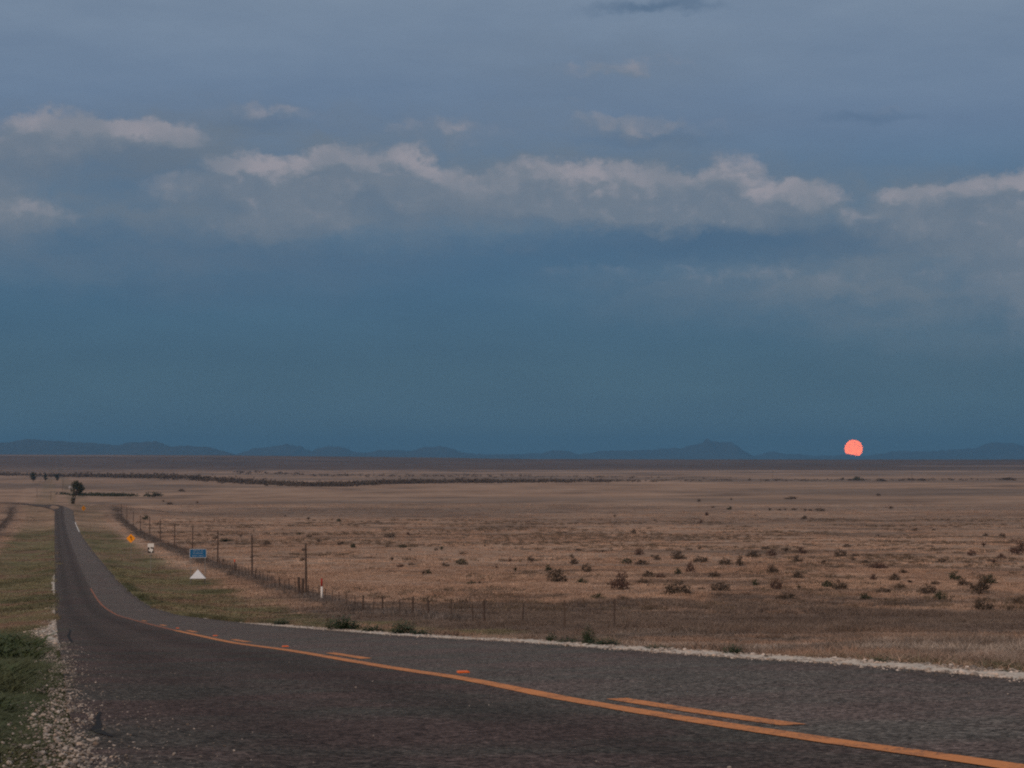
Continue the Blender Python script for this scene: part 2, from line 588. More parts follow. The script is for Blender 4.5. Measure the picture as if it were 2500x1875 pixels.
def tube(pts, radii, n=7):
    V, Fc = [], []
    for i, (p, r) in enumerate(zip(pts, radii)):
        p = Vector(p)
        a = Vector(pts[min(i + 1, len(pts) - 1)]) - Vector(pts[max(i - 1, 0)])
        a.normalize()
        u = a.cross(Vector((0, 1, 0.01)) if abs(a.y) < .9 else Vector((1, 0, 0))).normalized()
        w = a.cross(u)
        for k in range(n):
            th = 2 * math.pi * k / n
            V.append(tuple(p + u * (r * math.cos(th)) + w * (r * math.sin(th))))
    for i in range(len(pts) - 1):
        for k in range(n):
            a, b = i * n + k, i * n + (k + 1) % n
            Fc.append((a, b, b + n, a + n))
    Fc.append(tuple(range(n))[::-1])
    Fc.append(tuple(range((len(pts) - 1) * n, len(pts) * n)))
    return V, Fc


def prism(poly, y0, y1):
    """polygon in XZ (counter-clockwise seen from -Y) extruded from y0 to y1"""
    n = len(poly)
    V = [(x, y0, z) for x, z in poly] + [(x, y1, z) for x, z in poly]
    Fc = [tuple(range(n)), tuple(range(2 * n - 1, n - 1, -1))]
    for i in range(n):
        j = (i + 1) % n
        Fc.append((j, i, i + n, j + n))
    return V, Fc


# ------------------------------------------------------------------ materials
def new_mat(name):
    m = bpy.data.materials.new(name)
    m.use_nodes = True
    m.node_tree.nodes.clear()
    T = NT(m.node_tree)
    b = T.node('ShaderNodeBsdfPrincipled')
    b.inputs['Roughness'].default_value = .9
    b.inputs['Specular IOR Level'].default_value = .15
    o = T.node('ShaderNodeOutputMaterial')
    T.link(b.outputs[0], o.inputs[0])
    return m, T, b


def plain(name, col, rough=.7, var=.25, scale=6.0, spec=.2):
    m, T, b = new_mat(name)
    tcd = T.node('ShaderNodeTexCoord')
    n = T.noise(tcd.outputs['Object'], scale, 5.0, .6)
    f = T.m('MULTIPLY_ADD', n['Fac'], 2 * var, 1 - var)
    c = T.vm('SCALE', T.xyz(*col), f)
    T.link(c, b.inputs['Base Color'])
    b.inputs['Roughness'].default_value = rough
    b.inputs['Specular IOR Level'].default_value = spec
    return m


def geo_pos(T):
    return T.node('ShaderNodeNewGeometry').outputs['Position']


# ground: colour attribute plus fine mottling
m_ground, T, b = new_mat('prairie_soil')
at = T.node('ShaderNodeAttribute', attribute_name='gcol')
pos = geo_pos(T)
f1 = T.noise(pos, 1.1, 6.0, .65)['Fac']
f2 = T.noise(pos, .09, 5.0, .6)['Fac']
f3 = T.noise(pos, .006, 5.0, .6)['Fac']
sx, sy, sz = T.sep(pos)
f4 = T.noise(T.xyz(T.m('MULTIPLY', sx, .012), T.m('MULTIPLY', sy, .03), 0.0), 1.0, 6.0, .65)['Fac']
k = T.m('MULTIPLY_ADD', f1, .9, .55)
k = T.m('MULTIPLY', k, T.m('MULTIPLY_ADD', f2, .9, .55))
k = T.m('MULTIPLY', k, T.m('MULTIPLY_ADD', f3, .7, .65))
k = T.m('MULTIPLY', k, T.m('MULTIPLY_ADD', f4, .6, .70))
T.link(T.vm('SCALE', at.outputs['Color'], k), b.inputs['Base Color'])
b.inputs['Roughness'].default_value = 1.0
b.inputs['Specular IOR Level'].default_value = 0.0
bp = T.node('ShaderNodeBump')
bp.inputs['Strength'].default_value = .6
bp.inputs['Distance'].default_value = .08
T.link(T.noise(pos, 5.0, 6.0, .7)['Fac'], bp.inputs['Height'])
T.link(bp.outputs[0], b.inputs['Normal'])

# grass: tint per tuft
m_grass, T, b = new_mat('grass_blades')
at = T.node('ShaderNodeAttribute', attribute_name='tint', attribute_type='INSTANCER')
oi = T.node('ShaderNodeObjectInfo')
T.link(T.vm('SCALE', at.outputs['Color'], T.m('MULTIPLY_ADD', oi.outputs['Random'], .5, .75)), b.inputs['Base Color'])
b.inputs['Roughness'].default_value = .8
b.inputs['Specular IOR Level'].default_value = .08

# asphalt chip seal; the far lane is paler and greyer than the near one
m_road, T, b = new_mat('chip_seal')
pos = geo_pos(T)
px_, py_, pz_ = T.sep(pos)
lat = T.m('SUBTRACT', px_, T.m('MULTIPLY_ADD', py_, SL, X0))
vo = T.node('ShaderNodeTexVoronoi', feature='F1')
T.link(pos, vo.inputs['Vector'])
vo.inputs['Scale'].default_value = 62.0
chip = T.sep(vo.outputs['Color'])[0]
vo2 = T.node('ShaderNodeTexVoronoi', feature='F1')
T.link(pos, vo2.inputs['Vector'])
vo2.inputs['Scale'].default_value = 26.0
chip2 = T.sep(vo2.outputs['Color'])[1]
patch = T.noise(T.xyz(T.m('MULTIPLY', px_, 1.0), T.m('MULTIPLY', py_, .35), 0.0), 1.3, 5.0, .6)['Fac']
patch2 = T.noise(pos, .12, 4.0, .6)['Fac']
lane = T.smooth(lat, 3.25, 3.65)
hue = T.smooth(T.noise(pos, .55, 4.0, .6)['Fac'], .38, .62)
col = T.mix(lane, T.mix(hue, (.096, .067, .060, 1), (.083, .073, .063, 1)), T.mix(hue, (.138, .104, .093, 1), (.123, .108, .095, 1)))
wheel = T.m('ADD', T.m('POWER', 2.718, T.m('MULTIPLY', T.m('POWER', T.m('SUBTRACT', lat, 1.0), 2.0), -6.0)),
            T.m('ADD', T.m('POWER', 2.718, T.m('MULTIPLY', T.m('POWER', T.m('SUBTRACT', lat, 2.55), 2.0), -6.0)),
                T.m('POWER', 2.718, T.m('MULTIPLY', T.m('POWER', T.m('SUBTRACT', lat, 6.75), 2.0), -12.0))))
k = T.m('MULTIPLY_ADD', T.m('POWER', chip, 1.5), 1.35, .42)
k = T.m('MULTIPLY', k, T.m('MULTIPLY_ADD', chip2, 1.0, .5))
k = T.m('MULTIPLY', k, T.m('MULTIPLY_ADD', patch, .6, .7))
k = T.m('MULTIPLY', k, T.m('MULTIPLY_ADD', patch2, .5, .75))
k = T.m('MULTIPLY', k, T.m('MULTIPLY_ADD', wheel, -.22, 1.05))
T.link(T.vm('SCALE', col, k), b.inputs['Base Color'])
b.inputs['Roughness'].default_value = .85
b.inputs['Specular IOR Level'].default_value = .06
bp = T.node('ShaderNodeBump')
bp.inputs['Strength'].default_value = .8
bp.inputs['Distance'].default_value = .012
T.link(vo.outputs['Distance'], bp.inputs['Height'])
bp.invert = True
T.link(bp.outputs[0], b.inputs['Normal'])


def paint_mat(name, col, wear=.35):
    m, T, b = new_mat(name)
    pos = geo_pos(T)
    vo = T.node('ShaderNodeTexVoronoi', feature='F1')
    T.link(pos, vo.inputs['Vector'])
    vo.inputs['Scale'].default_value = 62.0
    n = T.noise(pos, 2.5, 5.0, .65)['Fac']
    w = T.smooth(T.m('ADD', T.m('MULTIPLY', T.sep(vo.outputs['Color'])[0], .45), n), .82 - wear * .2, 1.08 - wear * .2)
    c = T.mix(T.m('MULTIPLY', w, .75), col + (1,), (.07, .055, .05, 1))
    T.link(c, b.inputs['Base Color'])
    b.inputs['Roughness'].default_value = .75
    return m


m_yellow = paint_mat('worn_yellow_paint', (.68, .255, .085), .55)
m_yellow_old = paint_mat('faded_yellow_paint', (.46, .150, .066), 1.1)
m_white_line = paint_mat('worn_white_paint', (.78, .74, .70), 0.0)
m_gravel = plain('pale_caliche', (.52, .455, .39), .95, .5, 14.0, .05)
m_stone, T, b = new_mat('limestone_chips')
at = T.node('ShaderNodeAttribute', attribute_name='tint', attribute_type='INSTANCER')
oi = T.node('ShaderNodeObjectInfo')
T.link(T.vm('SCALE', at.outputs['Color'], T.m('MULTIPLY_ADD', oi.outputs['Random'], .7, .6)), b.inputs['Base Color'])

m_wood = plain('weathered_wood', (.085, .062, .052), .9, .4, 5.0, .05)
m_steel = plain('galvanised_steel', (.22, .21, .20), .5, .15, 8.0, .3)
m_wire = plain('rusty_wire', (.10, .07, .055), .7, .2, 4.0, .2)
m_orange = plain('orange_yellow_sheeting', (.92, .33, .004), .55, .06, 3.0, .2)
m_rpm = plain('orange_marker_plastic', (.80, .150, .018), .5, .12, 20.0, .2)
m_black = plain('black_sheeting', (.018, .016, .015), .6, .1, 3.0, .2)
m_signwhite = plain('white_sheeting', (.72, .71, .69), .55, .08, 5.0, .2)
m_blue = plain('blue_sheeting', (.006, .105, .255), .5, .1, 3.0, .2)
m_white = plain('white_painted_board', (.69, .73, .79), .6, .10, 3.0, .2)
m_red = plain('red_plastic', (.36, .022, .020), .5, .15, 5.0, .2)
m_redorange = plain('red_orange_plastic', (.75, .11, .035), .5, .1, 5.0, .2)
m_hill = plain('mountain_rock', (.095, .100, .105), 1.0, .3, .002, .0)
m_leaf_g = plain('dark_green_leaves', (.050, .056, .032), .8, .4, 3.0, .1)
m_leaf_b = plain('brown_leaves', (.098, .073, .055), .85, .4, 3.0, .05)
m_leaf_r = plain('reddish_leaves', (.105, .064, .052), .85, .35, 3.0, .05)
m_weed = plain('fresh_green_leaves', (.042, .064, .032), .7, .4, 9.0, .12)
m_weed2 = plain('long_green_grass', (.066, .086, .040), .7, .5, 5.0, .1)
m_tree = plain('tree_leaves', (.048, .050, .030), .8, .4, 1.0, .08)
m_bark = plain('bark', (.07, .055, .045), .95, .3, 6.0, .0)
m_wall = plain('pale_siding', (.50, .44, .42), .8, .12, 1.5, .1)
m_roofm = plain('metal_roof', (.34, .31, .30), .5, .12, 1.5, .2)
m_dark = plain('dark_opening', (.03, .027, .025), .8, .1, 2.0, .1)

# ------------------------------------------------------------------ ground sheet
ROWS = np.concatenate([[-2500, -1200, -600, -300, -150, -90, -60, -40, -30], np.arange(-20, 60, .5), np.arange(60, 200, 2.0),
                       np.arange(200, 830, 6.0), np.geomspace(830, 3000, 46)[1:], np.geomspace(3000, 32000, 60)[1:]])
inner = np.array([-25, -22, -19, -17, -15, -13, -11, -9, -7.5, -6, -5, -4, -3.2, -2.6, -2, -1.5, -1.1, -.8, -.5, -.35, -.2, 0,
                  1.7, 3.45, 5.2, RW, 7.1, 7.35, 7.7, 8.1, 8.6, 9.2, 10, 11, 12, 13, 14.2, 15.5, 17, 18.5, 20, 21.5, 23, 25])
outR = np.cumsum(.6 * 1.03 ** np.arange(84))
outL = np.cumsum(.9 * 1.07 ** np.arange(32))


def row_t(Y):
    a = abs(Y)
    s = 1 + min(a, 3000) / 60.0 + max(0, a - 3000) / 450.0
    return np.concatenate([(-25 - outL * s)[::-1], inner, 25 + outR * s])


GX = np.array([xl(Y) + row_t(Y) for Y in ROWS])
GY = np.repeat(ROWS[:, None], GX.shape[1], 1)
GZ = H(GX, GY)
nr, nc = GX.shape
me = bpy.data.meshes.new('ground')
idx = np.arange(nr * nc).reshape(nr, nc)
quads = np.stack([idx[:-1, :-1], idx[:-1, 1:], idx[1:, 1:], idx[1:, :-1]], -1).reshape(-1, 4)
me.from_pydata(np.stack([GX, GY, GZ], -1).reshape(-1, 3).tolist(), [], quads.tolist())
me.polygons.foreach_set('use_smooth', [True] * len(me.polygons))
ca = me.attributes.new('gcol', 'FLOAT_COLOR', 'POINT')
gc = np.ones((nr * nc, 4))
gc[:, :3] = veg_color(GX.reshape(-1), GY.reshape(-1))
ca.data.foreach_set('color', gc.reshape(-1))
me.materials.append(m_ground)
ground = bpy.data.objects.new('ground', me)
COL.objects.link(ground)
ground['kind'] = 'structure'

# ------------------------------------------------------------------ road
ry = [y for y in ROWS if -300 <= y <= 728]
rows = [(xl(y), y, xl(y) + RW, y, float(road_z(y)), float(road_z(y))) for y in ry]
# beyond the crest the road swings left
cxp, cyp = float(xl(722)) + RW / 2, 722.0
ang = math.atan2(1, SL)
pathc = []
for i in range(34):
    ang += R(1.7)
    cxp += 5 * math.cos(ang)
    cyp += 5 * math.sin(ang)
    pathc.append((cxp, cyp, ang))
for (x, y, a) in pathc[1:]:
    nx, ny = -math.sin(a), math.cos(a)
    lx, ly, rx, ry_ = x + nx * 3.36, y + ny * 3.36, x - nx * 3.36, y - ny * 3.36
    rows.append((lx, ly, rx, ry_, h1(lx, ly) + .12, h1(rx, ry_) + .12))
V, Fc = [], []
for r in rows:
    cz = float(cross(RW, r[1])) if r[1] < 120 else 0.0
    V += [(r[0], r[1], r[4]), ((r[0] + r[2]) / 2, (r[1] + r[3]) / 2, (r[4] + r[5]) / 2), (r[2], r[3], r[5] + cz)]
for i in range(len(rows) - 1):
    Fc.append((3 * i, 3 * i + 1, 3 * i + 4, 3 * i + 3))
    Fc.append((3 * i + 1, 3 * i + 2, 3 * i + 5, 3 * i + 4))
road = mesh_obj('road', V, Fc, m_road)
road['kind'] = 'structure'


def strip_on_road(name, t0, t1, ya, yb, mat, lift=.004, jit=.006, steps=None):
    ys = sorted(set([ya, yb] + [y for y in ROWS if ya < y < yb]))
    if steps:
        ys = sorted(set(ys + list(np.arange(ya, yb, steps))))
    rr = np.array(ry)
    rz = np.array([float(road_z(y)) for y in ry])
    V, Fc = [], []
    for y in ys:
        z = float(np.interp(y, rr, rz)) + lift
        j0, j1 = RNG.uniform(-jit, jit, 2)
        dy = -SL * (t1 - t0) / 2 * (1 if y in (ya, yb) else 0)
        V += [(xl(y - dy) + t0 + j0, y - dy, z + dy * .075 + float(cross(t0, y))), (xl(y + dy) + t1 + j1, y + dy, z - dy * .075 + float(cross(t1, y)))]
    for i in range(len(ys) - 1):
        Fc.append((2 * i, 2 * i + 1, 2 * i + 3, 2 * i + 2))
    return mesh_obj(name, V, Fc, mat, road)


TC = 3.38
strip_on_road('yellow_line', TC, TC + .17, -40, 58, m_yellow, .004, .006)
strip_on_road('yellow_line', TC + .02, TC + .15, 58.02, 192, m_yellow_old, .004, .01)
DASH = [(10.42, 13.7), (24.6, 27.9), (39.5, 42.9), (54.0, 57.4), (68.5, 71.9), (83, 86.4), (-4.1, -.7)]
for a, bb in DASH:
    strip_on_road('yellow_dash', TC + .31, TC + .46, a, bb, m_yellow, .004, .006)
strip_on_road('white_edge_line', RW - .30, RW - .06, 540, 650, m_white_line)

def crack(path, name='crack'):
    V, Fc = [], []
    pts = [ground_at(px, py, 5.0) for px, py, _ in path]
    for (X_, Y_, _), (_, _, w) in zip(pts, path):
        z = float(np.interp(Y_, np.array(ry), np.array([float(road_z(q)) for q in ry]))) + .004
        V += [(X_ - w, Y_, z), (X_ + w, Y_ + .02, z)]
    for i in range(len(path) - 1):
        Fc.append((2 * i, 2 * i + 1, 2 * i + 3, 2 * i + 2))
    return mesh_obj(name, V, Fc, m_tar, road)


m_tar = plain('tar_filled_crack', (.022, .019, .018), .8, .3, 30.0, .1)
crack([(243, 1752, .006), (236, 1768, .010), (240, 1784, .012), (232, 1796, .026), (246, 1806, .022), (262, 1812, .010), (276, 1815, .003)])
crack([(172, 1540, .02), (166, 1556, .03), (176, 1572, .02)])

# raised pavement markers on the broken line's gaps
MK = [(18.8, 'first'), (33.2, 'second'), (47.6, 'third'), (62.0, 'fourth')]
prof_m = [(-.062, 0), (.062, 0), (.040, .022), (-.040, .022)]
for y, w in MK:
    t = TC + .385
    e = empty('pavement_marker', (float(xl(y)) + t, y, float(road_z(y)) + float(cross(t, y)) + .003), math.atan(-SL))
    v, f = prism([(-.056, 0), (.056, 0), (.052, .008), (.046, .015), (-.046, .015), (-.052, .008)], -.05, .05)
    mesh_obj('marker_body', v, f, m_rpm, e)
    v, f = box(-.042, .042, -.0545, -.0505, .003, .013)
    mesh_obj('reflector', v, f, m_rpm, e)
    tag(e, w + ' nearest orange reflector marker glued beside the solid yellow line', 'road marker', 'road reflectors along the centre line')

# ------------------------------------------------------------------ caliche edges (mounded pale gravel along the pavement)
def left_gravel_width(y):
    return np.interp(y, [0, 30, 38, 44, 52, 70, 84, 92, 104, 112, 128, 146, 156, 172, 182, 225, 240], [0, 0, .16, .30, .62, .52, .22, 0, 0, .36, .44, .30, 0, 0, .40, .40, 0])


def gravel_strip(name, side):
    ys = np.concatenate([np.arange(8, 45, .11), np.arange(45, 110, .3), np.arange(110, 245, 1.0)])
    K_ = 9
    n = fbm(ys / 5.0, ys * 0 + 3.0 + side, 77, 4)
    n2 = fbm(ys / .55, ys * 0 + 8.0 + side, 78, 4)
    if side > 0:
        w = .47 * (1 + 1.1 * (n2 - .5)) * np.interp(ys, [0, 30, 45, 75, 120], [1, 1, .9, .40, .14])
        w *= np.where(ys < 36, 1, np.where(ys < 75, sstep(n, .30, .48), sstep(n, .56, .64)))
        base = RW - .02
    else:
        w = left_gravel_width(ys)
        w *= (1 + 1.2 * (n2 - .5)) * np.clip(.1 + 1.55 * fbm(ys / 2.6, ys * 0 + 51, 88, 3), .2, 1.3)
        base = .02
    sg = np.linspace(0, 1, K_)[None, :]
    rag = (fbm(ys / .18, ys * 0 + 31 + side, 79, 3) - .5) * .10
    T_ = base + side * (w[:, None] * sg) + rag[:, None] * np.minimum(1, w / .3)[:, None] * (.35 + .65 * sg)
    YY = np.repeat(ys[:, None], K_, 1)
    XX = xl(YY) + T_
    rz = np.interp(YY, np.array(ry), np.array([float(road_z(y)) for y in ry]))
    rz = rz + cross(T_, YY)
    on = (T_ > 0) & (T_ < RW)
    Z = np.where(on, rz + .002, H(XX, YY))
    up = .035 * np.sin(np.pi * np.clip(sg * 1.05 + .04, 0, 1)) * np.minimum(1, w / .3)[:, None]
    rough = (fbm(XX / .10, YY / .10, 83, 3) - .35) * .055 + (fbm(XX / .03, YY / .03, 84, 2) - .5) * .018
    Z = Z + np.where(w[:, None] > .03, up + rough * np.minimum(1, w / .2)[:, None], -.05)
    Z[:, 0] = np.where(w > .03, np.maximum(rz[:, 0] - .012 + rough[:, 0] * .4, rz[:, 0] - .02), rz[:, 0] - .06)
    Z[:, -1] -= .05
    V = np.stack([XX, YY, Z], -1).reshape(-1, 3).tolist()
    Fc = []
    for i in range(len(ys) - 1):
        for k in range(K_ - 1):
            a = i * K_ + k
            q = (a, a + 1, a + K_ + 1, a + K_)
            Fc.append(q if side > 0 else q[::-1])
    o = mesh_obj(name, V, Fc, m_gravel, None, False)
    o['kind'] = 'structure'
    return o


gravel_strip('gravel_shoulder', 1)
gravel_strip('gravel_verge', -1)

# ------------------------------------------------------------------ scatter (uncountable ground cover only)
def blades(n, r, h, w, bend, seed, flat=0.0):
    g = np.random.default_rng(seed)
    V, Fc = [], []
    for i in range(n):
        a, q = g.uniform(0, 2 * math.pi), math.sqrt(g.random()) * r
        x, y = q * math.cos(a), q * math.sin(a)
        th = g.uniform(0, 2 * math.pi)
        hh, ww = h * g.uniform(.45, 1.1), w * g.uniform(.7, 1.3)
        lx, ly = math.cos(th), math.sin(th)
        bd = bend * hh * g.uniform(.3, 1.2)
        ba = g.uniform(0, 2 * math.pi)
        bx, by = bd * math.cos(ba), bd * math.sin(ba)
        k = len(V)
        V += [(x - lx * ww / 2, y - ly * ww / 2, -.03), (x + lx * ww / 2, y + ly * ww / 2, -.03),
              (x + bx * .35 - lx * ww * .4, y + by * .35 - ly * ww * .4, hh * .55),
              (x + bx * .35 + lx * ww * .4, y + by * .35 + ly * ww * .4, hh * .55), (x + bx, y + by, hh * (1 - .25 * bend))]
        Fc += [(k, k + 1, k + 3), (k, k + 3, k + 2), (k + 2, k + 3, k + 4)]
    return np.array(V), Fc


def pebble(seed):
    g = np.random.default_rng(seed)
    p = (1 + 5 ** .5) / 2
    v = np.array([(-1, p, 0), (1, p, 0), (-1, -p, 0), (1, -p, 0), (0, -1, p), (0, 1, p), (0, -1, -p), (0, 1, -p), (p, 0, -1), (p, 0, 1), (-p, 0, -1), (-p, 0, 1)], float)
    v = v / np.linalg.norm(v[0]) * .5
    v *= g.uniform(.75, 1.2, (12, 1))
    v *= np.array([1, g.uniform(.6, .9), g.uniform(.4, .65)])
    v[:, 2] += .12
    f = [(0, 11, 5), (0, 5, 1), (0, 1, 7), (0, 7, 10), (0, 10, 11), (1, 5, 9), (5, 11, 4), (11, 10, 2), (10, 7, 6), (7, 1, 8),
         (3, 9, 4), (3, 4, 2), (3, 2, 6), (3, 6, 8), (3, 8, 9), (4, 9, 5), (2, 4, 11), (6, 2, 10), (8, 6, 7), (9, 8, 1)]
    return v, f


def scatter_tree():
    g = bpy.data.node_groups.new('scatter', 'GeometryNodeTree')
    g.interface.new_socket('Geometry', in_out='INPUT', socket_type='NodeSocketGeometry')
    g.interface.new_socket('Geometry', in_out='OUTPUT', socket_type='NodeSocketGeometry')
    n = g.nodes
    gi, go = n.new('NodeGroupInput'), n.new('NodeGroupOutput')

    def attr(name, typ):
        a = n.new('GeometryNodeInputNamedAttribute')
        a.data_type = typ
        a.inputs[0].default_value = name
        return [s for s in a.outputs if s.enabled and s.name == 'Attribute'][0]
    vid = attr('vid', 'INT')
    cmp_ = n.new('FunctionNodeCompare')
    cmp_.data_type = 'INT'
    cmp_.operation = 'LESS_THAN'
    ins = [s for s in cmp_.inputs if s.enabled]
    g.links.new(vid, ins[0])
    ins[1].default_value = 0
    sp = n.new('GeometryNodeSeparateGeometry')
    sp.domain = 'POINT'
    g.links.new(gi.outputs[0], sp.inputs[0])
    g.links.new(cmp_.outputs[0], sp.inputs[1])
    st = n.new('GeometryNodeSplitToInstances')
    st.domain = 'POINT'
    g.links.new(sp.outputs[1], st.inputs[0])
    g.links.new(vid, st.inputs['Group ID'])
    ip = n.new('GeometryNodeInstanceOnPoints')
    g.links.new(sp.outputs[0], ip.inputs['Points'])
    g.links.new(st.outputs[0], ip.inputs['Instance'])
    ip.inputs['Pick Instance'].default_value = True
    g.links.new(attr('pick', 'INT'), ip.inputs['Instance Index'])
    g.links.new(attr('rot', 'FLOAT_VECTOR'), ip.inputs['Rotation'])
    g.links.new(attr('scl', 'FLOAT_VECTOR'), ip.inputs['Scale'])
    g.links.new(ip.outputs[0], go.inputs[0])
    return g


SCAT = scatter_tree()


def scatter(name, variants, P, rot, scl, tint, mat):
    V, Fc, vid = [], [], []
    for i, (v, f) in enumerate(variants):
        k = len(V)
        V += [tuple(p) for p in v]
        Fc += [tuple(a + k for a in q) for q in f]
        vid += [i] * len(v)
    n0, n = len(V), len(P)
    me = bpy.data.meshes.new(name)
    me.from_pydata(V + [tuple(p) for p in P.tolist()], [], Fc)
    me.materials.append(mat)

    def put(nm, typ, fld, arr, w):
        a = me.attributes.new(nm, typ, 'POINT')
        full = np.zeros((n0 + n, w)) if w > 1 else np.zeros(n0 + n)
        full[n0:] = arr
        if nm == 'vid':
            full[:n0] = vid
        a.data.foreach_set(fld, full.reshape(-1).astype(np.int32 if typ == 'INT' else np.float32))
    put('vid', 'INT', 'value', -1, 1)
    put('pick', 'INT', 'value', RNG.integers(0, len(variants), n), 1)
    put('rot', 'FLOAT_VECTOR', 'vector', rot, 3)
    put('scl', 'FLOAT_VECTOR', 'vector', scl, 3)
    put('tint', 'FLOAT_COLOR', 'color', np.concatenate([tint, np.ones((n, 1))], 1), 4)
    o = bpy.data.objects.new(name, me)
    COL.objects.link(o)
    md = o.modifiers.new('scatter', 'NODES')
    md.node_group = SCAT
    o['kind'] = 'stuff'
    return o


def fan_points(n, ya, yb, half=.325):
    Y = np.sqrt(RNG.uniform(ya * ya, yb * yb, n))
    X = RNG.uniform(-half, half, n) * Y + RNG.uniform(-1, 1, n)
    return X, Y


def grass_zone(name, n, ya, yb, variants, hs, keep=None, bright=1.16, half=.325):
    X, Y = fan_points(n, ya, yb, half)
    t = X - xl(Y)
    n1 = fbm(X / 3.1, Y / 3.1, 131, 3)
    ok = (t < -.05) | (t > RW + .25)
    # gravel shoulder stays mostly bare
    bare = (t > 0) & (t < RW + .62) & (Y < 70)
    ok &= ~bare | (n1 > .70)
    bl = (t > -.22) & (t < 0) & (Y < 60)
    ok &= ~bl | (n1 > .60)
    ok &= ~((t < .05) & (t > -left_gravel_width(Y) * .92))
    if keep is not None:
        ok &= keep(X, Y, t, n1)
    X, Y, t, n1 = X[ok], Y[ok], t[ok], n1[ok]
    Z = H(X, Y)
    tint = veg_color(X, Y) * bright
    tint *= (1 + (RNG.random((len(X), 1)) - .5) * .35)
    s = hs(X, Y, t, n1)
    P = np.stack([X, Y, Z], 1)
    rot = np.stack([RNG.uniform(-.08, .08, len(X)), RNG.uniform(-.08, .08, len(X)), RNG.uniform(0, 6.28, len(X))], 1)
    wv = RNG.uniform(.8, 1.25, len(X))
    scl = np.stack([wv, wv, s * RNG.uniform(.7, 1.25, len(X))], 1)
    return scatter(name, variants, P, rot, scl, tint, m_grass)


def verge(t, Y):
    return np.clip(sstep(t, 6.9, 7.4) * (1 - sstep(t, 16, 20)) * sstep(Y, 60, 85) + sstep(-t, 0, .3) * (1 - sstep(-t, 9, 12)), 0, 1)


def hs_near(X, Y, t, n1):
    grow = .18 + .62 * sstep(fbm(X / 4, Y / 4, 141, 3) + .12 * sstep(X / np.maximum(Y, 1.0), .12, .24), .44, .72)
    grow = grow * np.clip((np.abs(np.where(t > RW, t - RW - .3, -t)) + .25) / 1.6, .25, 1)
    return grow * np.where(t < 0, .8, 1.0)


def hs_mid(X, Y, t, n1):
    return (.30 + .62 * sstep(fbm(X / 7, Y / 7, 143, 3), .38, .68)) * (1 - .5 * verge(t, Y)) * np.interp(Y, [45, 120, 200, 400], [.9, .9, .7, .6])


near_v = [blades(26, .12, .36, .0075, .7, 200 + i) for i in range(5)]
mid_v = [blades(34, .28, .44, .016, .6, 220 + i) for i in range(5)]
far_v = [blades(40, .55, .50, .036, .5, 240 + i) for i in range(5)]
dist_v = [blades(44, 1.1, .50, .085, .5, 260 + i) for i in range(5)]
grass_zone('near_grass', 36000, 6.5, 45, near_v, hs_near)
grass_zone('slope_grass', 36000, 45, 125, mid_v, hs_mid)
grass_zone('pasture_grass', 42000, 125, 270, far_v, hs_mid)
grass_zone('far_pasture_grass', 60000, 270, 1000, dist_v, hs_mid, keep=lambda X, Y, t, n1: RNG.random(len(Y)) < np.interp(Y, [270, 420, 1000], [1, .9, .12]))

# tall rough growth along both fence lines
Y = RNG.uniform(112, 760, 3000)
sd = RNG.random(len(Y)) < .72
t = np.where(sd, 23.0, -16.0) + RNG.normal(0, .75, len(Y))
X = xl(Y) + t
P = np.stack([X, Y, H(X, Y)], 1)
ok = fbm(X / 6, Y / 6, 151, 3) > .40
P = P[ok]
nk = len(P)
scatter('fence_line_weeds', far_v, P, np.stack([np.zeros(nk), np.zeros(nk), RNG.uniform(0, 6.28, nk)], 1),
        np.stack([RNG.uniform(.7, 1.2, nk)] * 2 + [RNG.uniform(.4, 1.25, nk)], 1),
        np.tile(PURP * 1.5, (nk, 1)) * RNG.uniform(.6, 1.6, (nk, 1)), m_grass)

# darker bunch grass and low brush scattered through the pasture
X, Y = fan_points(22000, 130, 700)
ok = (X - xl(Y) > 27) & (fbm(X / 16, Y / 16, 171, 3) * .6 + fbm(X / 60, Y / 40, 173, 3) * .4 + .05 * (X / Y) > .525)
X, Y = X[ok], Y[ok]
nk = len(X)
scatter('bunch_grass', far_v, np.stack([X, Y, H(X, Y)], 1), np.stack([np.zeros(nk), np.zeros(nk), RNG.uniform(0, 6.28, nk)], 1),
        np.stack([RNG.uniform(.6, 1.5, nk)] * 2 + [RNG.uniform(.5, 1.2, nk)], 1), np.tile(np.array([.135, .100, .072]), (nk, 1)) * RNG.uniform(.6, 1.5, (nk, 1)), m_grass)

# loose limestone chips: along both pavement edges
def stones(name, n, fn, pale=1.0):
    X, Y, S = fn(n)
    Z = H(X, Y)
    t = X - xl(Y)
    Z = np.where((t > 0) & (t < RW), np.interp(Y, np.array(ry), np.array([float(road_z(y)) for y in ry])) + .001 + cross(t, Y), Z + .03)
    tint = pale * np.array([.37, .315, .275])[None, :] * RNG.uniform(.35, 1.25, (len(X), 1)) * np.array([1, 1, 1])
    warm = RNG.random((len(X), 1)) < .12
    tint = np.where(warm, tint * np.array([1.0, .9, .82]), tint)
    scatter(name, [pebble(300 + i) for i in range(6)], np.stack([X, Y, Z], 1),
            np.stack([RNG.uniform(-.5, .5, len(X)), RNG.uniform(-.5, .5, len(X)), RNG.uniform(0, 6.28, len(X))], 1),
            np.stack([S, S, S], 1), tint, m_stone)


def st_left(n):
    Y = 6.2 + 34 * RNG.random(n) ** 2.0
    t = -.06 + RNG.normal(0, 1, n) * np.interp(Y, [6, 9, 14, 40], [.15, .12, .10, .17])
    k = fbm(t * 5, Y / 1.3, 161, 3) > .40
    Y, t = Y[k], t[k]
    S = np.exp(RNG.normal(math.log(.0135), .45, len(Y)))
    return xl(Y) + t, Y, np.clip(S, .006, .038)


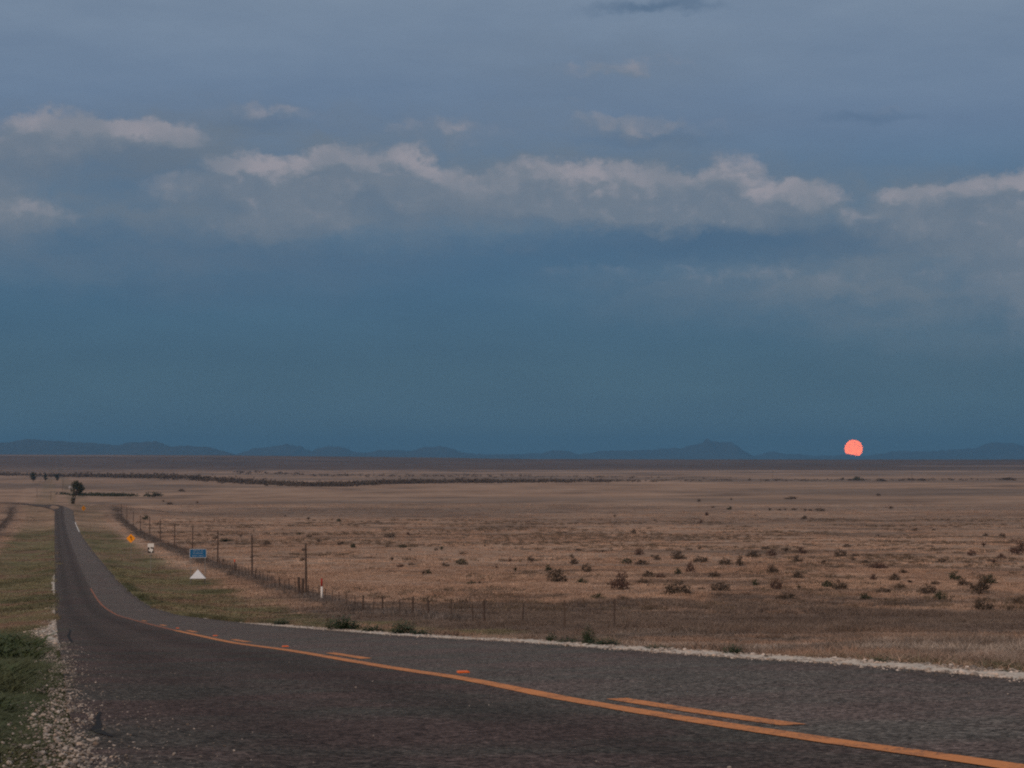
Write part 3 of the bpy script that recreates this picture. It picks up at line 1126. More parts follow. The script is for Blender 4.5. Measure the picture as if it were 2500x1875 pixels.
def st_right(n):
    Y = 11 + 62 * RNG.random(n) ** 1.8
    t = RW + .22 + RNG.normal(0, .14, n)
    S = np.exp(RNG.normal(math.log(.019), .45, n))
    return xl(Y) + t, Y, np.clip(S, .01, .08)


def st_road(n):
    Y = 6.5 + 25 * RNG.random(n) ** 1.6
    t = np.where(RNG.random(n) < .8, np.abs(RNG.normal(0, .28, n)), RNG.uniform(0, RW, n))
    S = np.clip(np.exp(RNG.normal(math.log(.009), .4, n)), .004, .025)
    return xl(Y) + t, Y, S


def st_far(n):
    Y = RNG.uniform(36, 150, n)
    t = -np.abs(RNG.normal(.15, .35, n)) * (left_gravel_width(Y) + .08) * 1.7
    S = np.clip(np.exp(RNG.normal(math.log(.045), .5, n)), .02, .14)
    return xl(Y) + t, Y, S


stones('caliche_lumps', 2600, st_far, 1.35)
stones('limestone_chips', 5600, st_left, 1.0)
stones('shoulder_gravel', 26000, st_right, 1.3)
stones('loose_gravel', 900, st_road)

# ------------------------------------------------------------------ mountains
RANGES = [
    ('western_mountains', 20500, 4000, [(-260, 1092), (-120, 1080), (0, 1082), (34, 1077), (73, 1073), (113, 1075), (170, 1078), (226, 1081), (265, 1086), (288, 1088), (316, 1081),
                              (350, 1077), (384, 1079), (418, 1091), (440, 1088), (486, 1090), (525, 1095), (566, 1108), (590, 1116)]),
    ('small_hills', 25000, 4000, [(575, 1112), (593, 1105), (621, 1095), (655, 1091), (700, 1085), (734, 1090), (760, 1101), (774, 1094), (808, 1088), (842, 1094),
                            (864, 1105), (898, 1105), (926, 1098), (972, 1099), (1006, 1101), (1034, 1092), (1073, 1090), (1107, 1097), (1136, 1107), (1180, 1108), (1250, 1109), (1280, 1116)]),
    ('peaked_mountains', 27500, 4000, [(1240, 1108), (1323, 1107), (1357, 1098), (1386, 1101), (1414, 1109), (1448, 1103), (1465, 1099), (1532, 1100), (1589, 1097), (1634, 1093),
                           (1662, 1095), (1691, 1086), (1716, 1080), (1722, 1072), (1727, 1068), (1734, 1075), (1758, 1079), (1787, 1079), (1815, 1101), (1840, 1115)]),
    ('eastern_hills', 29500, 4000, [(1830, 1116), (1860, 1107), (1883, 1101), (1922, 1108), (1984, 1113), (2041, 1112), (2069, 1110), (2090, 1112), (2109, 1115), (2154, 1107), (2210, 1101),
                           (2267, 1103), (2323, 1097), (2380, 1094), (2419, 1080), (2459, 1081), (2500, 1088), (2620, 1084), (2760, 1098), (2900, 1112)]),
]
for nm, dist, depth, pts in RANGES:
    pts = np.array(pts, float)
    xs = np.arange(pts[0, 0], pts[-1, 0] + 1, 2.5)
    top = np.interp(xs, pts[:, 0], pts[:, 1])
    top = top + (fbm(xs / 22, xs * 0 + dist, 181, 5) - .5) * 5.0 + (fbm(xs / 6, xs * 0 + dist, 187, 3) - .5) * 3.5
    hgt = np.maximum((HORIZON - top) / F * dist + ZC, 0)
    az = (xs - CX) / F
    rowsn = 17
    V, Fc = [], []
    for j in range(rowsn):
        q = (j / (rowsn - 1)) * 2 - 1
        for i, x in enumerate(xs):
            yy = dist + q * depth / 2
            s = max(0.0, 1 - abs(q) ** 1.3)
            ero = fbm(np.array([x / 11.0]), np.array([q * 3 + dist]), 191, 4)[0]
            z = hgt[i] * s * (1 - (.55 * ero * abs(q) * 1.4)) - 70 * (1 - s)
            V.append((az[i] * dist + (ero - .5) * 120 * abs(q), yy, z))
    n = len(xs)
    for j in range(rowsn - 1):
        for i in range(n - 1):
            a = j * n + i
            Fc.append((a, a + 1, a + n + 1, a + n))
    o = mesh_obj('mountains', V, Fc, m_hill, None, True)
    o['kind'] = 'structure'

# ------------------------------------------------------------------ moon
MD = 110000.0
mx, my, mz = at_depth(2084, 1095.5, MD)
mr = 21.8 / F * MD
m_moon = bpy.data.materials.new('moon_glow')
m_moon.use_nodes = True
m_moon.node_tree.nodes.clear()
T = NT(m_moon.node_tree)
tcd = T.node('ShaderNodeTexCoord')
n = T.noise(tcd.outputs['Object'], 2.2 / mr, 4.0, .55)['Fac']
c = T.mix(T.smooth(n, .40, .70), (1.0, .17, .045, 1), (.88, .135, .036, 1))
em = T.node('ShaderNodeEmission')
T.link(c, em.inputs[0])
em.inputs[1].default_value = 5.6
oo = T.node('ShaderNodeOutputMaterial')
T.link(em.outputs[0], oo.inputs[0])
V, Fc = [], []
NU, NV = 48, 24
for j in range(NV + 1):
    ph = math.pi * j / NV - math.pi / 2
    for i in range(NU):
        th = 2 * math.pi * i / NU
        V.append((mr * math.cos(ph) * math.cos(th), mr * math.cos(ph) * math.sin(th), mr * math.sin(ph)))
for j in range(NV):
    for i in range(NU):
        Fc.append((j * NU + i, j * NU + (i + 1) % NU, (j + 1) * NU + (i + 1) % NU, (j + 1) * NU + i))
moon = mesh_obj('moon', V, Fc, m_moon, None, True)
moon.location = (mx, my, mz)
tag(moon, 'full orange-red moon rising just above the distant hills', 'moon')

# ------------------------------------------------------------------ fences
def post_mesh(name, h, r, mat, square=False):
    if square:
        v, f = merge(box(-r, r, -.004, .004, -.3, h), box(-.004, .004, .0045, r * 1.6, -.3, h - .01))
    else:
        v, f = tube([(0, 0, -.3), (.01, 0, h * .4), (-.008, .01, h * .8), (0, 0, h - .02), (0, 0, h)], [r * 1.1, r, r * .95, r * .9, r * .55], 7)
    me = bpy.data.meshes.new(name)
    me.from_pydata(v, [], f)
    me.materials.append(mat)
    return me


PM_W = [post_mesh('wood_post', 1.28, .065, m_wood), post_mesh('stave_post', 1.12, .042, m_wood), post_mesh('steel_post', 1.25, .035, m_wire, True),
        post_mesh('brace_post', 1.75, .13, m_wood)]


def fence(name, label, kx, posts):
    y0 = posts[0][0]
    x0 = float(xl(y0)) + kx
    e = empty(name, (x0, y0, h1(x0, y0)))
    base = Vector(e.location)
    tops = []
    for (y, kind) in posts:
        x = float(xl(y)) + kx + random.uniform(-.06, .06)
        z = h1(x, y)
        o = bpy.data.objects.new('post', PM_W[kind])
        o.location = Vector((x, y, z)) - base
        o.rotation_euler = (random.uniform(-.05, .05), random.uniform(-.06, .06), random.uniform(0, 6))
        o.scale = (1, 1, random.uniform(.9, 1.08))
        COL.objects.link(o)
        o.parent = e
        tops.append((x, y, z))
    for hz in (.32, .58, .84, 1.08):
        pts = [Vector((x, y - .02, z + hz)) - base for (x, y, z) in tops]
        full = []
        for a, b_ in zip(pts[:-1], pts[1:]):
            full += [a, (a + b_) / 2 - Vector((0, 0, .012))]
        full.append(pts[-1])
        v, f = tube(full, [.006] * len(full), 3)
        mesh_obj('wire', v, f, m_wire, e)
    tag(e, label, 'fence')
    return e


pr = [(82, 2), (90, 2), (98, 1), (106.6, 0), (110, 1), (115.5, 2), (123, 0), (128, 0), (133, 1), (140, 0), (144.5, 2), (149, 0), (153, 1), (157, 2), (161, 1), (165, 2), (169.5, 1),
      (173.5, 2), (177.5, 1), (181, 0), (184.6, 3), (187.2, 3)]
y = 191.0
i = 0
while y < 735:
    pr.append((y, [1, 2, 1, 0, 1, 2][i % 6]))
    y += 4.1 if y < 420 else 5.6
    i += 1
fence('wire_fence', 'long wire fence with dark thin posts between mown verge and dry pasture', 23.0, pr)
pl = [(y, [0, 1, 2, 1][int(i) % 4]) for i, y in enumerate(np.arange(250, 740, 6.2))]
fence('wire_fence', 'wire fence on the far side of the road at the left edge', -16.0, pl)

# ------------------------------------------------------------------ utility poles
def pole_mesh(h, r):
    v, f = tube([(0, 0, -.8), (.01, 0, h * .35), (.03, 0, h * .75), (.02, 0, h - .08), (.02, 0, h)], [r, r * .92, r * .8, r * .74, r * .45], 9)
    return v, f


ORD = ['first', 'second', 'third', 'fourth', 'fifth', 'sixth', 'seventh', 'eighth', 'ninth', 'tenth', 'eleventh', 'twelfth', 'thirteenth', 'fourteenth', 'fifteenth',
       'sixteenth', 'seventeenth', 'eighteenth', 'nineteenth', 'twentieth']
ORD += ['twenty-' + w for w in ORD[:9]] + ['thirtieth'] + ['thirty-' + w for w in ORD[:9]] + ['fortieth'] + ['forty-' + w for w in ORD[:9]] + ['fiftieth'] + ['fifty-' + w for w in ORD[:9]]

pv, pf = pole_mesh(4.9, .115)
pole_me = None
ins_v, ins_f = tube([(0, 0, 0), (0, 0, .05), (0, 0, .09), (0, 0, .14)], [.03, .06, .05, .02], 7)


def pole(x, y, h, label, group, lean=0.0, name='utility_pole'):
    z = h1(x, y)
    e = empty(name, (x, y, z))
    s = mesh_obj('pole_shaft', [(a, b_, c_ * h / 4.9) for a, b_, c_ in pv], pf, m_wood, e)
    q = mesh_obj('insulator', ins_v, ins_f, m_dark, e)
    q.location = (.02, 0, h - .005)
    v, f = tube([(-.17, -.02, 0), (.2, -.02, .0)], [.035, .035], 6)
    a = mesh_obj('side_pin', v, f, m_wood, e)
    a.location = (.02, -.12, h * .93)
    e.rotation_euler = (0, lean, 0)
    tag(e, label, 'pole', group)
    return e


PY = [187.0, 238, 288, 341, 392, 444, 494, 546, 598, 650, 702]
for i, y in enumerate(PY):
    kx = 23.6
    lab = 'tall dark wooden pole at the doubled brace posts of the roadside fence' if i == 0 else f'dark wooden pole on the fence line, {ORD[i]} counted from the nearest one'
    pole(float(xl(y)) + kx, y, 4.95 + random.uniform(-.25, .25), lab, 'poles along the roadside fence', random.uniform(-.02, .02))
for i, px in enumerate([300, 605, 912, 1228, 1555, 1886, 2226]):
    X_, Y_, Z_ = ground_at(px, [1164, 1165, 1165, 1166, 1168, 1171, 1176][i], 1000)
    hh = 24.0 / F * Y_
    pole(X_, Y_, hh, f'thin pole far across the plain, {ORD[i]} from the left below the skyline', 'pole line crossing the far plain')
for i, (px, py, hp) in enumerate([(152, 1203, 32), (90, 1216, 24), (124, 1221, 22)]):
    X_, Y_, Z_ = ground_at(px, py, 700)
    pole(X_, Y_, hp / F * Y_, ['thin leaning pole just left of the far tree', 'leftmost thin pole beyond the crest of the road', 'thin pole standing right behind the crest of the road'][i],
         'poles beyond the road crest', .06 if i == 0 else 0.0)

# ------------------------------------------------------------------ signs
def sign_post(e, h, x=0.0):
    v, f = tube([(x, .03, -.4), (x, .03, h)], [.032, .032], 7)
    return mesh_obj('sign_post', v, f, m_steel, e)


def diamond(name, px, py, Y, diag, yaw, label, winding=True):
    X_, _, zc = at_depth(px, py, Y)
    z0 = h1(X_, Y)
    e = empty(name, (X_, Y, z0), yaw)
    hc = zc - z0
    r = diag / 2
    c = r * .09
    poly = []
    for k in range(4):
        a = -math.pi / 2 + k * math.pi / 2
        d = (math.cos(a), math.sin(a))
        pdir = (-d[1], d[0])
        poly += [(r * d[0] - c * (d[0] + pdir[0]), r * d[1] - c * (d[1] + pdir[1])), (r * d[0] - c * (d[0] - pdir[0]), r * d[1] - c * (d[1] - pdir[1]))]
    v, f = prism([(x, z + hc) for x, z in poly], -.004, 0)
    p = mesh_obj('sign_panel', v, f, m_orange, e)
    s = r / .69
    arrow = [(.10, -.36), (.20, -.36), (.20, -.16), (.06, .04), (.06, .12), (.16, .12), (-.02, .40), (-.17, .12), (-.05, .12), (-.05, .00), (.10, -.20)]
    v, f = prism([(x * s, z * s + hc) for x, z in arrow], -.010, -.0055)
    mesh_obj('arrow_symbol', v, f, m_black, e)
    sign_post(e, hc + r * .8)
    tag(e, label, 'road sign', 'road signs on the right verge')
    return e


diamond('warning_sign', 319.5, 1314.5, 320, 22.5 / F * 320, R(4), 'orange-yellow diamond warning sign with a bent black arrow on the verge')
diamond('warning_sign', 204, 1241, 690, 14.0 / F * 690, R(52), 'tiny orange diamond sign turned sideways near the crest of the road')

# route marker: small white plate over a black square with a white state outline
Y = 250.0
X_, _, zc = at_depth(368, 1343.2, Y)
z0 = h1(X_, Y)
e = empty('route_marker_sign', (X_, Y, z0), R(5))
hc = zc - z0
s = 14.0 / F * Y
v, f = prism([(-s / 2, hc - s / 2), (s / 2, hc - s / 2), (s / 2, hc + s / 2 - .01), (-s / 2, hc + s / 2 - .01)], -.004, 0)
mesh_obj('black_square', v, f, m_black, e)
tex = [(.10, -.44), (.20, -.47), (.19, -.30), (.34, -.10), (.42, -.02), (.36, .18), (.36, .22), (.05, .27), (-.03, .30), (-.03, .47), (-.19, .47), (-.19, .08), (-.45, .06),
       (-.30, -.14), (-.22, -.26), (-.10, -.12), (.00, -.26)]
v, f = prism([(x * s, hc + z * s) for x, z in tex], -.010, -.0055)
mesh_obj('white_outline', v, f, m_signwhite, e)
v, f = prism([(-s * .54, hc + s * .52), (s * .54, hc + s * .52), (s * .54, hc + s * 1.16), (-s * .54, hc + s * 1.16)], -.004, 0)
mesh_obj('top_plate', v, f, m_signwhite, e)
sign_post(e, hc + s * 1.1)
tag(e, 'small route marker with white outline on black square under a white plate', 'road sign', 'road signs on the right verge')

# blue adopt-a-highway board on two legs
Y = 219.0
X_, _, zc = at_depth(483.4, 1351, Y)
z0 = h1(X_, Y)
e = empty('highway_notice_board', (X_, Y, z0), R(4))
hc = zc - z0
w, h = 40.5 / F * Y, 21.0 / F * Y


def rrect(w, h, r, zc):
    pts = []
    for (cx, cz, a0) in ((w / 2 - r, -h / 2 + r, -90), (w / 2 - r, h / 2 - r, 0), (-w / 2 + r, h / 2 - r, 90), (-w / 2 + r, -h / 2 + r, 180)):
        for k in range(4):
            a = R(a0 + 30 * k)
            pts.append((cx + r * math.cos(a), cz + r * math.sin(a) + zc))
    return pts


v, f = prism(rrect(w, h, .09, hc), -.004, 0)
mesh_obj('white_border', v, f, m_signwhite, e)
v, f = prism(rrect(w - .06, h - .06, .08, hc), -.0095, -.0055)
mesh_obj('blue_panel', v, f, m_blue, e)


def text_mesh(name, body, size, x, z, y, mat, parent):
    cu = bpy.data.curves.new(name, 'FONT')
    cu.body = body
    cu.size = size
    cu.align_x = 'CENTER'
    cu.extrude = .001
    cu.offset = -.006
    cu.resolution_u = 1
    ob = bpy.data.objects.new(name + '_tmp', cu)
    COL.objects.link(ob)
    dg_ = bpy.context.evaluated_depsgraph_get()
    me = bpy.data.meshes.new_from_object(ob.evaluated_get(dg_))
    COL.objects.unlink(ob)
    bpy.data.objects.remove(ob)
    me.materials.clear()
    me.materials.append(mat)
    o = bpy.data.objects.new(name, me)
    COL.objects.link(o)
    o.parent = parent
    o.location = (x, y, z)
    o.rotation_euler = (math.pi / 2, 0, 0)
    return o


text_mesh('lettering', 'ADOPT  A', .23, 0, hc + .19, -.012, m_signwhite, e)
text_mesh('lettering', 'HIGHWAY', .23, 0, hc - .06, -.012, m_signwhite, e)
text_mesh('lettering', 'NEXT 2 MILES', .21, 0, hc - .33, -.012, m_signwhite, e)
sign_post(e, hc + h * .4, -w * .43)
sign_post(e, hc + h * .4, w * .43)
tag(e, 'blue rectangular board with white lettering on two thin legs by the fence', 'road sign', 'road signs on the right verge')

# white triangular marker standing in the grass at its foot
X_, Y_, _ = at_depth(482.5, 1412, 217.5)
z0 = h1(X_, Y_)
zb = at_depth(482.5, 1412.5, 217.5)[2]
w, h = 39.5 / F * 217.5, 22.0 / F * 217.5
e = empty('triangular_marker', (X_, Y_, min(z0, zb) - .05), R(4))
b0 = max(zb - (min(z0, zb) - .05), .06)
V = [(-w / 2, 0, b0), (w / 2, 0, b0), (0, .26, b0 + h), (-.02, 0.26, b0 + h), (-w / 2, .03, b0), (w / 2, .03, b0), (0, .29, b0 + h), (-.02, .29, b0 + h)]
Fc = [(0, 1, 2, 3), (7, 6, 5, 4), (0, 4, 5, 1), (1, 5, 6, 2), (2, 6, 7, 3), (3, 7, 4, 0)]
mesh_obj('white_panel', V, Fc, m_white, e)
V2 = [(x, .62 - y, z) for x, y, z in V]
mesh_obj('rear_panel', V2, [q[::-1] for q in Fc], m_white, e)
v, f = merge(box(-w * .42, -w * .42 + .05, .28, .33, 0, b0 + .06), box(w * .42 - .05, w * .42, .28, .33, 0, b0 + .06))
mesh_obj('foot', v, f, m_wood, e)
tag(e, 'white triangular marker standing in grass below the blue board', 'marker')


def marker_post(px, pyb, pyt, Y, wpx, label, white_frac):
    X_, _, zt = at_depth(px, pyt, Y)
    z0 = h1(X_, Y)
    e = empty('marker_post', (X_, Y, z0))
    hh = zt - z0
    r = wpx / 2 / F * Y
    cut = hh * white_frac
    V, Fc = tube([(0, 0, -.2), (0, 0, cut - .004)], [r, r], 10)
    mesh_obj('white_tube' if white_frac < .7 else 'stake', V, Fc, m_signwhite if white_frac < .7 else m_wood, e, True)
    V, Fc = tube([(0, 0, cut), (0, 0, hh - r * .9), (0, 0, hh - r * .3), (0, 0, hh)], [r * .98, r * .98, r * .7, r * .25], 10)
    mesh_obj('red_cap', V, Fc, m_red if white_frac < .7 else m_redorange, e, True)
    tag(e, label, 'marker post')
    return e


marker_post(785.5, 1454, 1412, 170, 4.6, 'white marker post with red top standing by the wire fence', .64)
marker_post(573, 1378, 1366, 254, 3.4, 'tiny orange-red marker poking above the fence right of the blue board', .8)

# ------------------------------------------------------------------ shrubs
def shrub_mesh(name, seed, n_cl, n_leaf, leaf, spiky=False, flat=1.0):
    g = np.random.default_rng(seed)
    LV, LF, SV, SF = [], [], [], []
    if spiky:
        for i in range(70):
            a, el = g.uniform(0, 2 * math.pi), math.asin(g.uniform(.05, 1))
            L = g.uniform(.35, .62)
            d = Vector((math.cos(a) * math.cos(el), math.sin(a) * math.cos(el), math.sin(el)))
            s = d.cross(Vector((0, 0, 1)) if abs(d.z) < .95 else Vector((1, 0, 0))).normalized() * .022
            p = Vector((0, 0, .22))
            k = len(LV)
            LV += [tuple(p - s), tuple(p + s), tuple(p + d * L * .6 + s), tuple(p + d * L * .6 - s), tuple(p + d * L)]
            LF += [(k, k + 1, k + 2, k + 3), (k + 3, k + 2, k + 4)]
        sv, sf = tube([(0, 0, -.1), (.02, 0, .3)], [.07, .05], 6)
        return (LV, LF), (sv, sf)
    for i in range(n_cl):
        a = g.uniform(0, 2 * math.pi)
        q = math.sqrt(g.random()) * .42
        zc = g.uniform(.18, .86) * (1 - .75 * (q / .46) ** 2) * flat
        c = np.array([q * math.cos(a), q * math.sin(a), max(zc, .08)])
        rr = g.uniform(.09, .17)
        for j in range(n_leaf):
            p = c + g.normal(0, rr * .55, 3)
            p[2] = max(p[2], .0)
            d1 = g.normal(0, 1, 3)
            d1 /= np.linalg.norm(d1)
            d2 = np.cross(d1, g.normal(0, 1, 3))
            d2 /= max(np.linalg.norm(d2), 1e-3)
            L = leaf * g.uniform(.6, 1.4)
            k = len(LV)
            LV += [tuple(p - d2 * L * .3), tuple(p + d1 * L), tuple(p + d2 * L * .3), tuple(p - d1 * L * .7)]
            LF += [(k, k + 1, k + 2, k + 3)]
        if i % 3 == 0:
            sv, sf = tube([(g.normal(0, .03), g.normal(0, .03), -.06), tuple(c * np.array([.5, .5, .55])), tuple(c)], [.016, .011, .004], 4)
            SV, SF = merge((SV, SF), (sv, sf))
    return (LV, LF), (SV, SF)


def data(name, vf, mat):
    me = bpy.data.meshes.new(name)
    me.from_pydata([tuple(map(float, p)) for p in vf[0]], [], [tuple(q) for q in vf[1]])
    me.materials.append(mat)
    return me


SH = {}
for key, mat in (('g', m_leaf_g), ('b', m_leaf_b), ('r', m_leaf_r)):
    SH[key] = []
    for i in range(4):
        fl, st = shrub_mesh('shrub', 400 + i * 7, 34, 15, .07, False, [1.0, .8, .65, .9][i])
        SH[key].append((data('foliage', fl, mat), data('stems', st, m_bark), data('shrub', merge(fl, st), mat)))
    fl, st = shrub_mesh('yucca', 450, 0, 0, .05, True)
    SH[key].append((data('foliage', fl, mat), data('stems', st, m_bark), data('shrub', merge(fl, st), mat)))

BUSH = []          # (photo x, photo y of the foot, width px, colour, relative height)


def add_b(x0, y0, sc, items):
    for it in items:
        BUSH.append((x0 + it[0] / sc, y0 + it[1] / sc, it[2] / sc, it[3] if len(it) > 3 else random.choice('bbg'), it[4] if len(it) > 4 else .8))


add_b(1300, 1250, 3.687, [(140, 535, 62, 'g'), (215, 630, 155, 'b', .75), (380, 470, 65, 'b', 1.1), (485, 545, 75, 'b', 1), (450, 645, 85, 'g', .7), (800, 705, 150, 'r', .85), (590, 795, 110, 'g', .55),
      (820, 805, 100, 'b', .5), (960, 388, 75, 'r', .7), (1050, 595, 100, 'b', .7), (1150, 600, 75, 'r', .8), (1305, 565, 58, 'g', .9), (1000, 655, 90, 'b', .8), (1300, 745, 195, 'b', .72),
      (1400, 750, 65, 'b', .7), (1310, 422, 115, 'b', .6), (1520, 455, 115, 'b', .6), (1420, 545, 70, 'r', 1.2), (1640, 585, 85, 'b', .7), (1690, 715, 150, 'b', .5), (1740, 475, 95, 'b', .8),
      (1870, 485, 60, 'b', 1.3), (2005, 665, 55, 'g', .9), (2195, 705, 90, 'r', 1), (2150, 555, 95, 'b', .7), (2000, 405, 130, 'b', .35), (2150, 395, 80, 'r', .7), (850, 465, 90, 'g', .5),
      (990, 475, 115, 'b', .4), (630, 362, 65, 'b', .35), (410, 348, 50, 'b', .5), (1120, 435, 62, 'b', .8), (1515, 100, 22, 'r', 1.2), (1568, 32, 28, 'r', 1), (910, 198, 42, 'b', 1), (1100, 82, 22, 'b'),
      (740, 52, 32, 'b', 1), (600, 112, 18, 'r'), (2050, 465, 50, 'b', .5), (1075, 412, 40, 'b'), (2100, 335, 65, 'b', .5), (1505, 330, 25, 'b'), (1520, 700, 60, 'b', .5), (700, 660, 60, 'b', .7)])
add_b(1900, 1250, 3.687, [(70, 365, 62, 'b'), (220, 378, 65, 'r', .8), (560, 410, 95, 'b', .7), (690, 405, 70, 'b', .6), (675, 445, 45, 'b'), (890, 515, 135, 'r', .6), (780, 470, 62, 'b', .6), (180, 455, 80, 'b', .7),
      (180, 605, 85, 'b', 1.1), (185, 695, 60, 'g', .7), (90, 795, 165, 'b', .5), (450, 685, 95, 'g', .75), (550, 705, 125, 'b', .8), (780, 785, 95, 'g', .5), (950, 735, 115, 'b', .6), (1090, 695, 90, 'b', .8),
      (1050, 615, 80, 'b', .8), (860, 615, 60, 'r', .8), (1120, 555, 72, 'b', .5), (1185, 645, 62, 'b', .6), (1415, 655, 72, 'b', .6), (1460, 790, 95, 'g', 1.0), (1350, 745, 120, 'b', .7), (1590, 615, 95, 'g', .7),
      (1660, 660, 100, 'b', .5), (1810, 738, 155, 'b', .95), (1900, 648, 110, 'g', .75), (1850, 885, 155, 'b', .6), (2110, 910, 95, 'b', .6), (2160, 825, 120, 'b', .4), (2150, 388, 115, 'r', .95),
      (2010, 425, 72, 'r', .7), (1940, 465, 65, 'r', .7), (1740, 395, 70, 'r', .7), (1850, 315, 62, 'r', .7), (2020, 225, 48, 'b', .9), (1470, 455, 72, 'b', .5), (620, 315, 62, 'b', .5), (410, 465, 62, 'b', .5),
      (240, 55, 32, 'b'), (1660, 1215, 95, 'g', .4), (1400, 165, 30, 'b', .5), (1230, 170, 36, 'b', .5), (900, 215, 60, 'b', .25), (1870, 215, 25, 'b'), (280, 580, 45, 'b', .5)])
add_b(800, 1300, 3.687, [(560, 42, 92, 'b', .35), (722, 28, 32, 'r', 1), (230, 135, 38, 'g', .8), (110, 115, 62, 'b', .4), (680, 140, 62, 'g', .5), (740, 158, 42, 'b', .4), (1025, 160, 52, 'g', .7), (975, 164, 30, 'b'),
      (1220, 200, 62, 'b', .5), (1415, 128, 26, 'b'), (580, 262, 42, 'b', 1.1), (655, 315, 58, 'r', .7), (750, 295, 62, 'b', .3), (1200, 290, 95, 'g', .5), (1065, 305, 60, 'b', .5), (860, 380, 52, 'b', .8),
      (905, 372, 48, 'g', .9), (1270, 405, 42, 'b', .7), (1290, 468, 75, 'g', .5), (1365, 464, 52, 'b', .5), (1520, 325, 34, 'r', .8), (1690, 355, 52, 'g', .9), (1640, 265, 32, 'r', 1),
      (1830, 265, 52, 'b', .9), (2195, 235, 34, 'b', 1.3), (540, 128, 52, 'b', .3), (1480, 150, 40, 'b', .3), (1590, 160, 30, 'b', .3)])
add_b(400, 1250, 4.424, [(1310, 48, 22, 'b'), (1560, 82, 65, 'b', .45), (1890, 105, 42, 'g', .8), (830, 275, 38, 'b', .9), (970, 215, 22, 'b', 1.2), (1280, 193, 22, 'b'), (1110, 355, 75, 'b', .55),
      (660, 318, 130, 'g', .2), (1455, 250, 46, 'g', .6), (1570, 272, 52, 'b', .5), (1675, 328, 75, 'b', .4), (1910, 350, 62, 'b', .5), (2042, 378, 44, 'g', .9), (1508, 418, 42, 'b', .9), (1500, 528, 60, 'b', .6),
      (950, 494, 36, 'b', .7), (640, 540, 36, 'b', 1.1), (560, 292, 60, 'b', .5)])
add_b(0, 1050, 4.424, [(1570, 968, 62, 'g', .7), (1660, 722, 155, 'g', .28), (1960, 664, 65, 'b', .4), (1830, 802, 52, 'b', .6), (1765, 772, 22, 'b'), (2130, 790, 25, 'r'), (2150, 1140, 30, 'b')])
add_b(1700, 1020, 2.765, [(18, 566, 22, 'b'), (112, 608, 18, 'b'), (222, 622, 28, 'g', .8), (70, 657, 26, 'r', .9), (28, 714, 16, 'r', 1.3), (236, 556, 28, 'b', .5), (495, 628, 34, 'b', .6), (560, 627, 26, 'b', .6),
      (600, 625, 28, 'b', .5), (660, 624, 32, 'b', .5), (735, 630, 30, 'b', .6), (770, 626, 26, 'b', .5), (835, 629, 58, 'b', .3), (400, 664, 28, 'b', .4), (725, 682, 36, 'b', .4), (1315, 614, 26, 'b', .6),
      (1088, 424, 55, 'g', .5), (990, 420, 20, 'b'), (1040, 422, 34, 'b', .4), (1250, 428, 55, 'b', .3), (1520, 424, 45, 'b', .3), (640, 550, 75, 'b', .2), (1230, 528, 26, 'b', .6),
      (1952, 800, 32, 'b', .6), (1475, 758, 32, 'b', .4), (2100, 420, 90, 'b', .2)])

BANDS = [(0, 135, 'dark weedy strip'), (135, 185, 'front of the dry pasture'), (185, 265, 'scrubby middle pasture'), (265, 420, 'open pasture beyond'),
         (420, 900, 'distant grass plain'), (900, 99999, 'plain below the skyline')]
CN = {'g': 'dark green', 'b': 'brown', 'r': 'reddish brown'}
items = []
for (px, py, w, c, rel) in BUSH:
    X_, Y_, Z_ = ground_at(px, py, 60)
    items.append((px, py, w, c, rel, X_, Y_, Z_, [b_[2] for b_ in BANDS if b_[0] <= Y_ < b_[1]][0]))
items.sort(key=lambda q: (q[8], q[3], q[0]))
cnt, tot = {}, {}
for q in items:
    tot[(q[8], q[3])] = tot.get((q[8], q[3]), 0) + 1
for (px, py, w, c, rel, X_, Y_, Z_, band) in items:
    k = cnt.get((band, c), 0)
    cnt[(band, c)] = k + 1
    size = w / F * Y_ * 1.4
    vi = 4 if (w < 18 and random.random() < .3) else random.randrange(4)
    fm, sm, jm = SH[c][vi]
    sc = (size, size, size * rel * 1.15)
    rz = random.uniform(0, 6.28)
    nth = ORD[k] + ' from left' if tot[(band, c)] > 1 else 'the only one'
    lab = f'{CN[c]} shrub, {nth} of its colour in the {band}'
    if w >= 15:
        o = empty('shrub', (X_, Y_, Z_ - .03), rz)
        o.scale = sc
        for nm, dm in (('foliage', fm), ('stems', sm)):
            p = bpy.data.objects.new(nm, dm)
            COL.objects.link(p)
            p.parent = o
    else:
        o = bpy.data.objects.new('shrub', jm)
        o.location = (X_, Y_, Z_ - .03)
        o.rotation_euler = (0, 0, rz)
        o.scale = sc
        COL.objects.link(o)
    tag(o, lab, 'shrub', 'shrubs scattered over the pasture')

# roadside weeds, green, at the pavement edges
def weed_mesh(seed, n, h):
    g = np.random.default_rng(seed)
    V, Fc = [], []
    for i in range(n):
        a, q = g.uniform(0, 2 * math.pi), math.sqrt(g.random()) * .42
        bx, by = q * math.cos(a), q * math.sin(a)
        hh = g.uniform(.4, 1) * (1 - (q / .5) ** 2 * .6)
        tip = np.array([bx * 1.25, by * 1.25, hh])
        for j in range(5):
            s = g.uniform(.15, 1)
            p = np.array([bx, by, 0]) * (1 - s) + tip * s
            th = g.uniform(0, 2 * math.pi)
            d1 = np.array([math.cos(th), math.sin(th), g.uniform(-.2, .7)])
            d2 = np.array([-math.sin(th), math.cos(th), g.uniform(-.3, .3)])
            L = g.uniform(.07, .16)
            k = len(V)
            V += [tuple(p - d2 * L * .05), tuple(p + d1 * L * .5 + d2 * L * .24), tuple(p + d1 * L), tuple(p + d1 * L * .5 - d2 * L * .24)]
            Fc.append((k, k + 1, k + 2, k + 3))
    return V, Fc


